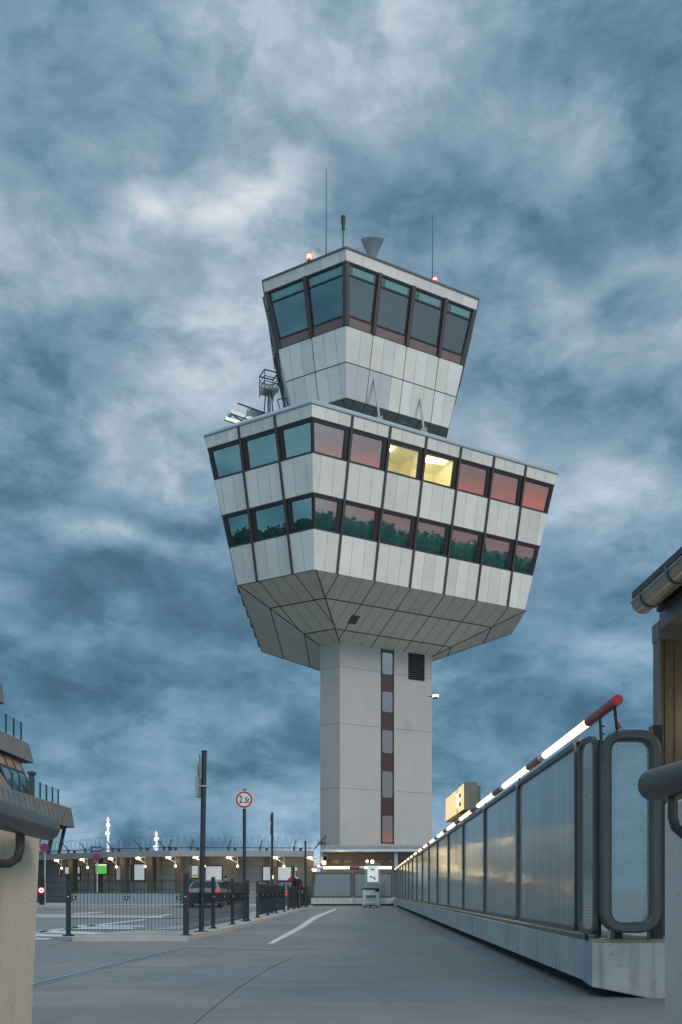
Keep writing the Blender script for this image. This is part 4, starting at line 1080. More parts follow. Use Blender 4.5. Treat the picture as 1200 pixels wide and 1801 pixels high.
q = slab('parapet', -23.3, -22.9, 40, 70, 10.45, 11.9, 6, conc)
q.hexa([Vector(v_)-O for v_ in ((-29,40,11.9),(-23.3,40,11.9),(-23.3,70,11.9),(-29,70,11.9),(-29,40,12.1),(-23.7,40,12.1),(-23.7,69.6,12.1),(-29,69.6,12.1))]); q.build('parapet', conc, ct)
q = slab('core', -24.3, -23.2, 62.6, 68, 7.5, 10.5, 5, conc); q.build('core', darkin, ct)
paneR = glass('pane_term', (.3,.4,.42), .55, .03, base=(.10,.13,.14), glosscol=(.9,1,1))
for i in range(3):
    y0 = 62.7+i*1.65; y1 = y0+1.6
    for z0, z1 in ((7.7,9.35),(9.42,10.3)):
        xx = lambda z: -22.1-(z-7.6)*.42
        f = MB(); e = .07
        f.bar(Vector((xx(z0),y0,z0))-O, Vector((xx(z1),y0,z1))-O, .12); f.bar(Vector((xx(z0),y1,z0))-O, Vector((xx(z1),y1,z1))-O, .12)
        f.bar(Vector((xx(z0),y0,z0))-O, Vector((xx(z0),y1,z0))-O, .12); f.bar(Vector((xx(z1),y0,z1))-O, Vector((xx(z1),y1,z1))-O, .12)
        fo = f.build('window', mat('frame_grey', (.05,.055,.06), .5), ct)
        q = MB(); q.add([Vector((xx(z0)+.02,y0,z0))-O, Vector((xx(z0)+.02,y1,z0))-O, Vector((xx(z1)+.02,y1,z1))-O, Vector((xx(z1)+.02,y0,z1))-O], [(0,1,2,3)])
        q.build('pane', paneR if z1 < 10 else glass('pane_warmterm', (.3,.3,.3), .25, .05, base=(.30,.17,.09)), fo)
# railings of glass
railG = glass('rail_glass', (.62,.82,.82), .2, .02, glosscol=(.8,1,1))
for (xr_, y0, y1, z0, nn_) in ((-22.1, 63.0, 73.3, 7.6, 7), (-23.6, 44, 69.2, 12.1, 16)):
    q = MB(); st = (y1-y0)/nn_
    for i in range(nn_):
        ya, yb = y0+i*st+.06, y0+(i+1)*st-.06; q.add([Vector((xr_,ya,z0+.12))-O, Vector((xr_,yb,z0+.12))-O, Vector((xr_,yb,z0+1.28))-O, Vector((xr_,ya,z0+1.28))-O], [(0,1,2,3)])
    q.build('railing_glass', railG, ct)
    for i in range(nn_+1): MB().bar(Vector((xr_,y0+i*st,z0-.05))-O, Vector((xr_,y0+i*st,z0+1.3))-O, .10).build('railing_post', dsteel, ct)
# dark chimney stub
q = MB(); q.box(-.02,.28,-8.9,-8.5,7.6,9.15); q.box(-.10,.36,-9,-8.4,9.15,9.35); q.build('flue', antm, ct)
# leaning glazing under lower parapet
for i in range(6):
    y0 = 57+i*2.75; y1 = y0+2.6; xb_, xt_ = -22.9, -21.6
    f = MB()
    for y_ in (y0, y1): f.bar(Vector((xb_-(0),y_,0))-O, Vector((xt_,y_,5.95))-O, .22)
    for fz in (0, .62, .98): f.bar(Vector((xb_+(xt_-xb_)*fz,y0,5.95*fz))-O, Vector((xb_+(xt_-xb_)*fz,y1,5.95*fz))-O, .16)
    fo = f.build('window', mat('frame_grey', (.05,.055,.06), .5), ct)
    q = MB(); q.add([Vector((xb_,y0,0))-O, Vector((xb_,y1,0))-O, Vector((xt_,y1,5.95))-O, Vector((xt_,y0,5.95))-O], [(0,1,2,3)]); q.build('pane', glass('pane_see', (.62,.80,.82), .25, .02), fo)
# end facing the viewer's right (far end wall frames)
f = MB()
xb_, xt_ = -22.9, -21.6
for fz in (0, .62, .98): f.bar(Vector((xb_+(xt_-xb_)*fz,73.6,5.95*fz))-O, Vector((-25,73.6,5.95*fz))-O, .16)
f.build('glazing_bar', mat('frame_grey', (.05,.055,.06), .5), ct)
# top-left fragment
q = slab('upper_parapet', -24.3, -24.1, 50, 67.2, 14.3, 15.7, 3, conc); q.build('upper_parapet', conc, ct)
MB().box(-5.5,-3.0,-24,-8.5,12,14.4).build('upper_wall', conc, ct)

# ------------------------------------------------------------------ floodlight masts in the distance
def fmast(px, ytop, ybot, Y, w, label, k):
    b = W(px, ybot, Y); b.z = 0; H = zpx(ytop, Y); t = thing('floodlight_mast', label, 'floodlight mast', b, group='floodlight masts beyond the low building')
    q = MB(); q.tube([(0,0,0),(0,0,H-.6)], [.30,.18], 8); q.build('pole', mat('mast_white_lit', (.75,.75,.72), .5, emit=(1,.97,.9), es=.5), t)  # pole is no lamp; its floodlit brightness is put into emission
    for i in range(k):
        z = H-1.2-i*1.5
        q = MB(); q.box(-w*(.5+.3*(i % 2)), w*(.7-.2*(i % 2)), -.5,.3,z-.35,z+.25); q.build('lamp_bank', floodE, t)
    q = MB(); q.lathe([(.25,H-.6),(.3,H-.3),(.1,H+.2)], n=10); q.build('top_lamp', emis('pinkish_lamp', (1,.6,.6), 1.2), t)
fmast(190, 1439, 1503, 170, .42, 'white lit floodlight mast left of the other, its pole clear above the razor wire', 2)
fmast(275, 1464, 1497, 170, .6, 'shorter wider lit floodlight mast right of the other, mostly hidden by the roof', 3)

# ------------------------------------------------------------------ fence on the island
gmetal = mat('fence_anthracite', (.028,.034,.042), .5, metal=.2, var=.15, vscale=8)
FH = 1.07
def fpost(name='post'):
    pass
def mesh_panel(a, b, parent, lo, z0=KH, h=1.0, wires=None, plate=None):
    a, b = Vector(a)-lo, Vector(b)-lo; d = (b-a); L0 = d.length; d.normalize(); q = MB()
    nw = int(L0/.062) if wires is None else wires
    for i in range(1, nw):
        p = a+d*L0*i/nw; q.tube([p+Vector((0,0,z0+.07)), p+Vector((0,0,z0+h))], .0034, 4, cap=False)
    for z in (.10,.30,.52,.75,.97): q.tube([a+Vector((0,0,z0+z)), b+Vector((0,0,z0+z))], .0046, 4, cap=False)
    q.build('wire_mesh', gmetal, parent)
    nn = Vector((-d.y, d.x, 0)); nn = nn if nn.y > 0 or (abs(nn.y) < .3 and nn.x < 0) else -nn
    q = MB(); q.obox(a+d*.03+nn*.015+Vector((0,0,z0+.545)), d*(L0-.06), nn*.006, Vector((0,0,.21))); q.build('plate', plate or mat('plate_grey', (.26,.30,.33), .5, var=.06), parent)
    q = MB()
    for f in (.04,.5,.96):
        p = a+d*L0*f-nn*.02+Vector((0,0,z0+.65)); q.obox(p-d*.03, d*.06, nn*.03, Vector((0,0,.045)))
        q.obox(p-d*.008-nn*.008, d*.016, nn*.008, Vector((0,0,.03)), 1)
    q.build('clip', [blackf, white], parent)
def post(parent, p, lo, h=FH, w=.075):
    p = Vector(p)-lo; q = MB(); q.box(p.x-w/2, p.x+w/2, p.y-w/2, p.y+w/2, KH-.01, KH+h); q.box(p.x-.09, p.x+.09, p.y-.07, p.y+.07, KH-.01, KH+.012)
    q.tube([(p.x+.06,p.y-.03,KH),(p.x+.06,p.y-.03,KH+.03)], .012, 6); q.box(p.x-w/2-.004, p.x+w/2+.004, p.y-w/2-.004, p.y+w/2+.004, KH+h, KH+.008+h)
    q.box(p.x-.012, p.x+.012, p.y-w/2-.012, p.y-w/2, .76, .775, 1); q.build('post', [gmetal, white], parent)
dz_ = CH-KH
def FP(px, py): Y = dz_*FOC/(py-HY); return Vector(((px-CX)/FOC*Y, Y, 0))
pA, pB = Vector(((117-CX)/FOC*15.75, 16.32, 0)), Vector(((325-CX)/FOC*15.85, 15.98+.45, 0))
pA = Vector(((117-CX)/FOC*16.32, 16.32, 0)); pB = Vector(((325.5-CX)/FOC*16.42, 16.42+.1, 0))
t = thing('mesh_fence', 'wire mesh fence panel with a pale grey plate facing the viewer, nearest the left wall', 'fence', pA, group='mesh fence bays on the traffic island'); lo = pA
post(t, pA+Vector((.0,.12,0)), lo, w=.07); post(t, pB, lo, w=.09); mesh_panel(pA+Vector((.02,.12,0)), pB+Vector((-.04,0,0)), t, lo)
plateDim = mat('plate_grey_dim', (.045,.042,.038), .55)  # same grey plate; dark reflection of the oblique bays put into its colour
g1 = [FP(325.5+12, 1642), FP(375, 1633), FP(409, 1626), FP(436, 1619)]
g1[0] = pB
g2 = [FP(453, 1614.3), FP(471, 1610), FP(486, 1606.3), FP(500, 1603.6)]
g3 = [FP(507, 1601), FP(516, 1599.3), FP(524, 1597.9), FP(531, 1596.7), FP(537, 1595.7), FP(541, 1595)]
names = {0: 'nearest run of dark mesh fence along the kerb, in front of the silver car',
         1: 'middle run of dark mesh fence along the kerb, beside the slim third pole',
         2: 'farthest run of dark mesh fence along the kerb, in front of the man in black'}
for gi, gpts in enumerate((g1, g2, g3)):
    lo = Vector(gpts[0]); t = thing('mesh_fence', names[gi], 'fence', lo, group='mesh fence bays on the traffic island')
    for i, p in enumerate(gpts):
        if not (gi == 0 and i == 0): post(t, p, lo)
    for a, b in zip(gpts, gpts[1:]): mesh_panel(a, b, t, lo, plate=plateDim, wires=int((b-a).length/.062))
# yellow stickers on a far fence post pair
q = MB(); p = FP(488, 1606)
for z in (.62,.8,1.14): q.box(p.x-.05, p.x+.18, p.y-.02, p.y, z, z+.03)

# ------------------------------------------------------------------ sign poles on the island
def pole(px, pb, ptop, dia, label, name='sign_pole', lean=0):
    p = FP(px, pb); Y = p.y; z1 = zpx(ptop, Y)
    t = thing(name, label, 'sign pole' if name == 'sign_pole' else 'road sign', (p.x, p.y, KH))
    q = MB(); q.tube([(0,0,0),(lean,0,z1-KH)], dia/2, 12); q.box(-.13,.13,-.08,.08,0,.014); q.tube([(lean,0,z1-KH),(lean,0,z1-KH+.02)], dia/2+.005, 12); q.build('pole', gmetal, t, smooth=True)
    return t, Y
t, Y = pole(354, 1639, 1322.5, .10, 'tallest dark pole near the fence corner, its round and square signs seen edge-on', lean=.06)
za = zpx(1347, Y)-KH; q = MB(); q.lathe([(.02,-.035),(.235,-.03),(.24,0),(.235,.006),(.02,.008)], c=(-.03,.0,za), n=28, axis='X')
q.build('round_sign', mat('sign_back', (.33,.35,.36), .4, metal=.5), t, smooth=True).rotation_euler = (0,0,R(4))
za, zb = zpx(1367, Y)-KH, zpx(1402, Y)-KH; q = MB(); q.box(-.085,-.02,-.22,.22,zb,za); q.build('square_sign', mat('sign_back', (.33,.35,.36), .4, metal=.5), t)
q = MB(); q.box(-.09,.13,-.06,.06,(za+zb)/2,(za+zb)/2+.03); q.build('clamp', steel, t)
t, Y = pole(430, 1620.5, 1390, .088, 'round red and white weight limit sign reading 2,5t on a dark pole', 'weight_limit_sign')
zc_ = zpx(1407, Y)-KH; r_ = 15.7/FOC*Y
q = MB(); q.lathe([(.01,0),(r_,0),(r_,-.012),(.01,-.012)], c=(0,-.06,zc_), n=40, axis='Y'); sg = q.build('sign_disc', mat('sign_white', (.62,.64,.64), .4, emit=(1,1,1), es=.0), t)
q = MB(); n_ = 40; vs = []
for rr_ in (r_*.93, r_*.74):
    for j in range(n_): a = 2*math.pi*j/n_; vs.append((rr_*math.cos(a), -.076, zc_+rr_*math.sin(a)))
q.add(vs, [(j, (j+1) % n_, n_+(j+1) % n_, n_+j) for j in range(n_)]); q.build('red_ring', mat('sign_red', (.42,.012,.03), .4), sg)
blk = mat('sign_black', (.012,.012,.012), .5)
M0 = Matrix.Translation((0, -.08, zc_)) @ Matrix.Rotation(R(90), 4, 'X')
text_part('numeral', '2', .27, blk, sg, Matrix.Translation((-.085,0,.0)) @ M0 @ Matrix.Scale(.62, 4, (1,0,0)))
text_part('numeral', ',5t', .20, blk, sg, Matrix.Translation((.065,0,-.015)) @ M0 @ Matrix.Scale(.66, 4, (1,0,0)))
t, Y = pole(479, 1606.3, 1430, .085, 'slim dark pole right of the weight limit sign with a narrow sign seen edge-on')
q = MB(); z = zpx(1440, Y)-KH; q.box(-.075,-.045,-.2,.2,z-.1,z+.12); q.lathe([(.01,-.02),(.2,-.02),(.2,.0),(.01,.0)], c=(-.05,0,z-.38), n=24, axis='X'); q.build('sign_plate', mat('sign_back', (.33,.35,.36), .4, metal=.5), t)
q = MB(); z = zpx(1543, Y)-KH; q.lathe([(.01,-.07),(.03,-.05),(.03,.05),(.01,.07)], c=(.03,-.05,z), n=10); q.build('reflector', emis('amber_reflector_glow', (1,.7,.35), 1.4), t)  # no lamp: light thrown back by the reflector is put into emission
t, Y = pole(537.5, 1596, 1480, .10, 'short dark pole at the far end of the fence, nearest the tower shaft')

# parking signs at far left
blue = mat('sign_blue', (.02,.06,.22), .45); signR = mat('sign_red', (.42,.012,.03), .4)
def nopark(px, ysign, ybot, Y, r, plate, label):
    b = Vector(((px-CX)/FOC*Y, Y, .1 if Y > 52 else 0)); t = thing('parking_sign', label, 'road sign', b, group='no stopping signs before the low building')
    z = zpx(ysign, Y)-b.z
    q = MB(); q.tube([(0,0,0),(0,0,z+.25)], .045, 8); q.build('pole', steel, t, smooth=True)
    q = MB(); q.lathe([(.01,0),(r,0),(r,-.015),(.01,-.015)], c=(-.02,-.06,z), n=28, axis='Y'); s_ = q.build('sign_disc', signR, t)
    q = MB(); q.lathe([(.01,-.020),(r*.78,-.020),(r*.78,-.016),(.01,-.016)], c=(-.02,-.06,z), n=28, axis='Y'); q.build('blue_field', blue, s_)
    q = MB()
    for sg_ in (-1, 1): q.bar((-.02-r*.5,-.086,z+sg_*r*.5), (-.02+r*.5,-.086,z-sg_*r*.5), .006, r*.2)
    q.build('red_cross', signR, s_)
    w, h, zc2 = plate; zz = zpx(zc2, Y)-b.z
    q = MB(); q.box(-w/2-.04,w/2-.04,-.07,-.05,zz-h/2,zz+h/2); p_ = q.build('direction_plate', mat('sign_navy', (.06,.08,.15), .5), t)
    q = MB(); q.box(-w*.25,w*.38,-.076,-.070,zz-.03,zz+.03); q.add([(-w*.25,-.076,zz-.08),(-w*.25,-.076,zz+.08),(-w*.42,-.076,zz)], [(0,1,2)]); q.build('arrow', mat('sign_grey', (.40,.42,.45), .5), p_)
nopark(79, 1491, 1594, 56, .26, (.70,.14,1475.5), 'no stopping sign on a grey pole beside the left wall, blue plate above')
nopark(171, 1508, 1588, 54, .24, (.66,.32,1494), 'no stopping sign with an arrow plate on a pole before the green screen')
# small warning roundel
p = W(73, 1566, 54); t = thing('lane_beacon', 'small lit red and white roundel on a black bollard beside the beige wall', 'beacon', (p.x, p.y, 0))
MB().box(-.12,.12,0,.2,0,1.7).build('bollard', blackf, t)
z = p.z; q = MB(); q.lathe([(.01,-.05),(.17,-.05),(.17,0),(.01,0)], c=(0,0,z), n=20, axis='Y'); q.build('red_rim', emis('beacon_red', (1,.08,.05), 1.5), t)
q = MB(); q.lathe([(.01,-.06),(.125,-.06),(.125,-.052),(.01,-.052)], c=(0,0,z), n=20, axis='Y'); q.build('white_face', emis('beacon_white', (1,1,1), 1.6), t)
q = MB(); q.add([(-.07,-.062,z),(0,-.062,z-.08),(.07,-.062,z),(0,-.062,z+.08)], [(0,1,2,3)]); q.build('black_diamond', blk, t)

# ------------------------------------------------------------------ yellow illuminated sign box behind the barrier
YS0, YS1 = 17.75, 20.9
XSg = (817-CX)/FOC*YS0
t = thing('illuminated_sign', 'boxy yellow illuminated sign standing above the glass barrier halfway to the tower', 'sign', (XSg+.13, YS0, 0))
lo = Vector((XSg+.13, YS0, 0)); z0 = zpx(1424.5, YS0); z1 = zpx(1375.5, YS0); w_ = 23.5/FOC*YS0
q = MB(); q.box(-.13,-.13+w_,0,YS1-YS0,z0,z1); q.build('box', mat('sign_box_olive', (.13,.13,.11), .55, var=.12, vscale=3), t, bevel=.01)
q = MB(); q.box(-.13+w_,-.13+w_+.07,.1,YS1-YS0,z0+.05,z1-KH+.02); q.build('rear_box', mat('sign_box_dark', (.10,.10,.095), .6), t)
q = MB(); q.box(-.135,-.13,.04,YS1-YS0-.03,z0+.02,z1-.02); fc = q.build('lit_face', emis('sign_yellow', (1,.74,.36), 1.0), t)
q = MB(); q.box(-.140,-.135,.95,1.12,z0+.02,z1-.02); q.build('green_stripe', emis('sign_green', (.25,.6,.05), .9), fc)
q = MB(); q.box(-.145,-.140,.62,1.16,z0+.12,z1-.11); wf = q.build('white_field', emis('sign_whitef', (1,.86,.8), 1.1), fc)
q = MB()
for za in (.17,.34): q.box(-.150,-.145,.42,.64,z0+za-.05,z0+za+.02)
q.build('pictogram', blk, fc)
q = MB(); q.box(-.05,.12,.3,1.6,z0-.30,z0); q.build('bracket', mat('bracket_grey', (.30,.32,.34), .5), t); q = MB(); q.box(0,.05,.2,.24,2.0,z0); q.box(0,.05,2.5,2.54,2.0,z0); q.build('leg', blackf, t)

# ------------------------------------------------------------------ pictogram board and luggage trolleys
YT = 50.5
b = G(653, 1597); t = thing('pictogram_board', 'white pictogram board on a thin metal frame behind the parked trolleys', 'sign', (W(656,1569,YT+1).x, YT+1, 0))
q = MB(); w2 = .38
for s_ in (-1, 1): q.box(s_*w2-.02, s_*w2+.02, -.02, .02, 0, zpx(1519, YT+1))
q.box(-w2, w2, -.02, .02, zpx(1519, YT+1)-.04, zpx(1519, YT+1)); q.build('frame', steel, t)
za, zb = zpx(1551.5, YT+1), zpx(1523, YT+1); q = MB(); q.box(-.30,.30,-.05,-.02,za,zb); bd = q.build('board', mat('board_white', (.8,.82,.82), .5, emit=(1,1,1), es=.12), t)
q = MB(); q.lathe([(.01,0),(.055,0),(.055,.004),(.01,.004)], c=(0,-.056,zb-.20), n=16, axis='Y'); q.bar((-.12,-.052,zb-.09),(-.04,-.052,zb-.20),.004,.02); q.bar((-.10,-.052,zb-.20),(-.10,-.052,zb-.34),.004,.02); q.bar((.10,-.052,zb-.20),(.10,-.052,zb-.34),.004,.02); q.bar((-.10,-.052,zb-.21),(.10,-.052,zb-.21),.004,.04); q.build('upper_pictogram', mat('picto_grey', (.1,.1,.1), .6), bd)
q = MB(); zz = za+.24
q.add([(-.20,-.054,zz+.06),(-.05,-.054,zz+.08),(-.04,-.054,zz),(-.10,-.054,zz-.01)], [(0,1,2,3)]); q.add([(.06,-.054,zz+.08),(.10,-.054,zz+.02),(.16,-.054,zz-.13),(.12,-.054,zz-.15),(.03,-.054,zz-.02)], [(0,1,2,3,4)]); q.bar((-.04,-.052,zz),(.04,-.052,zz-.02),.004,.03)
q.build('lower_pictogram', blk, bd)
alu = mat('trolley_alu', (.50,.51,.51), .45, metal=.2, var=.1, vscale=6); rub = mat('rubber', (.02,.02,.02), .8)
def trolley(loc, label):
    t = thing('luggage_trolley', label, 'luggage trolley', loc, group='nested luggage trolleys')
    w = .40
    q = MB()
    for s_ in (-1, 1): q.hexa([(s_*w*.92-.085,-.06,.14),(s_*w*.92+.085,-.06,.14),(s_*w*.92+.085,.06,.14),(s_*w*.92-.085,.06,.14),(s_*w*.86-.07,-.05,1.0),(s_*w*.86+.07,-.05,1.0),(s_*w*.86+.07,.05,1.0),(s_*w*.86-.07,.05,1.0)])
    q.tube([(-w,.0,.72),(w,.0,.72)], .065, 8); q.tube([(-w,0,.28),(w,0,.30)], .05, 8); q.tube([(-w,0,.20),(w,0,.20)], .04, 8)
    for s_ in (-1, 1): q.tube([(s_*w,0,.16),(s_*w*.75,.95,.18)], .03, 8)
    q.build('frame', alu, t, smooth=True)
    q = MB(); q.box(-w+.02,w-.02,-.03,.03,.80,.99); q.build('panel', mat('trolley_panel', (.42,.43,.43), .5), t)
    q = MB(); q.tube([(-w-.02,-.05,1.02),(w+.02,-.05,1.02)], .04, 10); q.box(w-.15,w+.04,-.07,.02,.86,1.02); q.build('handle', rub, t)
    q = MB(); q.box(-w+.05,w-.05,.0,.9,.17,.19); q.build('tray', alu, t)
    for x, y in ((-w,.02),(w,.02),(0,.9)):
        q = MB(); q.lathe([(.02,-.03),(.085,-.03),(.085,.03),(.02,.03)], c=(x*.85,y,.085), n=14, axis='X'); q.build('wheel', rub, t)
    q = MB(); q.hexa([(-w-.03,-.04,.08),(-w+.15,-.04,.14),(-w+.15,.1,.14),(-w-.03,.1,.08),(-w-.03,-.04,.20),(-w+.13,-.04,.26),(-w+.13,.1,.26),(-w-.03,.1,.20)]); q.hexa([(w-.15,-.04,.14),(w+.03,-.04,.08),(w+.03,.1,.08),(w-.15,.1,.14),(w-.13,-.04,.26),(w+.03,-.04,.20),(w+.03,.1,.20),(w-.13,.1,.26)]); q.build('bumper', alu, t)
    return t
b = G(652.5, 1597)
tr0 = trolley((b.x, b.y, 0), 'front luggage trolley of the nested pair parked below the pictogram board')
dup(tr0, (b.x+.02, b.y+.3, 0), None, 'rear luggage trolley of the nested pair, mostly hidden behind the front one')

# ------------------------------------------------------------------ car
def car(loc, rz, label):
    t = thing('parked_car', label, 'car', loc, rz)
    prof = [(-2.25,.45,.84),(-2.28,.62,.87),(-2.22,.98,.86),(-2.0,1.02,.84),(-1.62,1.40,.66),(-.9,1.47,.62),(.2,1.46,.62),(.95,1.02,.80),(2.0,.86,.82),(2.3,.60,.80),(2.28,.35,.78)]
    # y from rear (negative) to nose; the car points along +y
    q = MB(); n = len(prof)
    secs = []
    for y, z, w in prof: secs.append([(-w,y,z),(-w*.55,y,z+.03),(0,y,z+.04),(w*.55,y,z+.03),(w,y,z)])
    vs = [p for s_ in secs for p in s_]; fs = [(i*5+j, i*5+j+1, (i+1)*5+j+1, (i+1)*5+j) for i in range(n-1) for j in range(4)]
    q.add(vs, fs)
    for s_ in (-1, 1):
        o = len(q.v)
        belt = [(-2.26,.28),(-2.28,.62),(-2.2,.98),(-1.3,1.0),(0,1.0),(.95,.98),(2.0,.84),(2.3,.58),(2.28,.28)]
        bw = [.84,.87,.88,.89,.89,.87,.82,.79,.78]
        top = [(s_*w_, y_, z_) for (y_, z_), w_ in zip(belt, bw)]
        q.add(top, [tuple(range(len(top)))])
        up = [(s_*.86,-2.2,.98),(s_*.84,-2.0,1.02),(s_*.66,-1.62,1.40),(s_*.62,-.9,1.47),(s_*.62,.2,1.46),(s_*.80,.95,1.02),(s_*.88,0,1.0),(s_*.88,-1.3,1.0)]
        q.add(up, [tuple(range(len(up)))])
    q.add([(-.84,-2.26,.28),(.84,-2.26,.28),(.87,-2.28,.62),(.84,-2.25,.46),(-.84,-2.25,.46),(-.87,-2.28,.62)], [(0,1,3,4),(1,2,3),(0,4,5)])
    q.add([(-.8,-2.2,.26),(.8,-2.2,.26),(.76,2.2,.26),(-.76,2.2,.26)], [(0,1,2,3)])
    q.build('body', mat('car_silver', (.50,.51,.52), .35, metal=.15), t, smooth=True)
    gm = mat('car_glass', (.02,.035,.045), .08, spec=.8)
    q = MB(); q.hexa([(-.72,-2.03,1.05),(.72,-2.03,1.05),(.72,-1.95,1.05),(-.72,-1.95,1.05),(-.58,-1.69,1.40),(.58,-1.69,1.40),(.58,-1.6,1.40),(-.58,-1.6,1.40)]); q.build('rear_window', gm, t)
    for s_ in (-1, 1):
        q = MB(); q.hexa([(s_*.80,-1.7,1.04),(s_*.885,-1.7,1.04),(s_*.885,.7,1.04),(s_*.8,.7,1.04),(s_*.62,-1.45,1.38),(s_*.70,-1.45,1.38),(s_*.70,.2,1.38),(s_*.62,.2,1.38)]); q.build('side_window', gm, t)
        q = MB(); q.hexa([(s_*.62,-2.31,.82),(s_*.86,-2.26,.82),(s_*.90,-2.05,.84),(s_*.62,-2.2,.82),(s_*.62,-2.30,.97),(s_*.86,-2.25,.98),(s_*.885,-2.0,.98),(s_*.62,-2.15,.97)]); q.build('tail_light', emis('tail_red', (1,.05,.08), 1.6), t)
        q = MB(); q.box(s_*.97-.07 if s_ > 0 else s_*.97-.05, s_*.97+.05 if s_ > 0 else s_*.97+.07, .45,.6,.95,1.1); q.build('wing_mirror', mat('car_silver', (.50,.51,.52), .35, metal=.15), t)
        for y in (-1.4, 1.4):
            q = MB(); q.lathe([(.2,-.1),(.31,-.1),(.33,-.06),(.33,.06),(.31,.1),(.2,.1)], c=(s_*.78,y,.33), n=22, axis='X'); w_ = q.build('wheel', rub, t, smooth=True)
            q = MB(); q.lathe([(.03,-.11),(.2,-.105),(.2,.105),(.03,.11)], c=(s_*.78,y,.33), n=16, axis='X'); q.build('rim', steel, w_)
    q = MB(); q.box(-.85,.85,-2.36,-2.2,.36,.60); q.build('bumper', mat('car_silver_b', (.33,.34,.35), .4, metal=.4), t, bevel=.03)
    q = MB(); q.box(-.26,.26,-2.33,-2.28,.66,.77); q.build('number_plate', mat('plate_white', (.7,.7,.68), .5), t)
    q = MB(); q.box(-.28,.28,-2.31,-2.27,.80,.84); q.build('handle', steel, t)
    return t
Yc_ = 49.5
car(((361-CX)/FOC*Yc_, Yc_+2.3, 0), R(-4), 'silver hatchback with glowing red tail lights seen from behind through the fence')

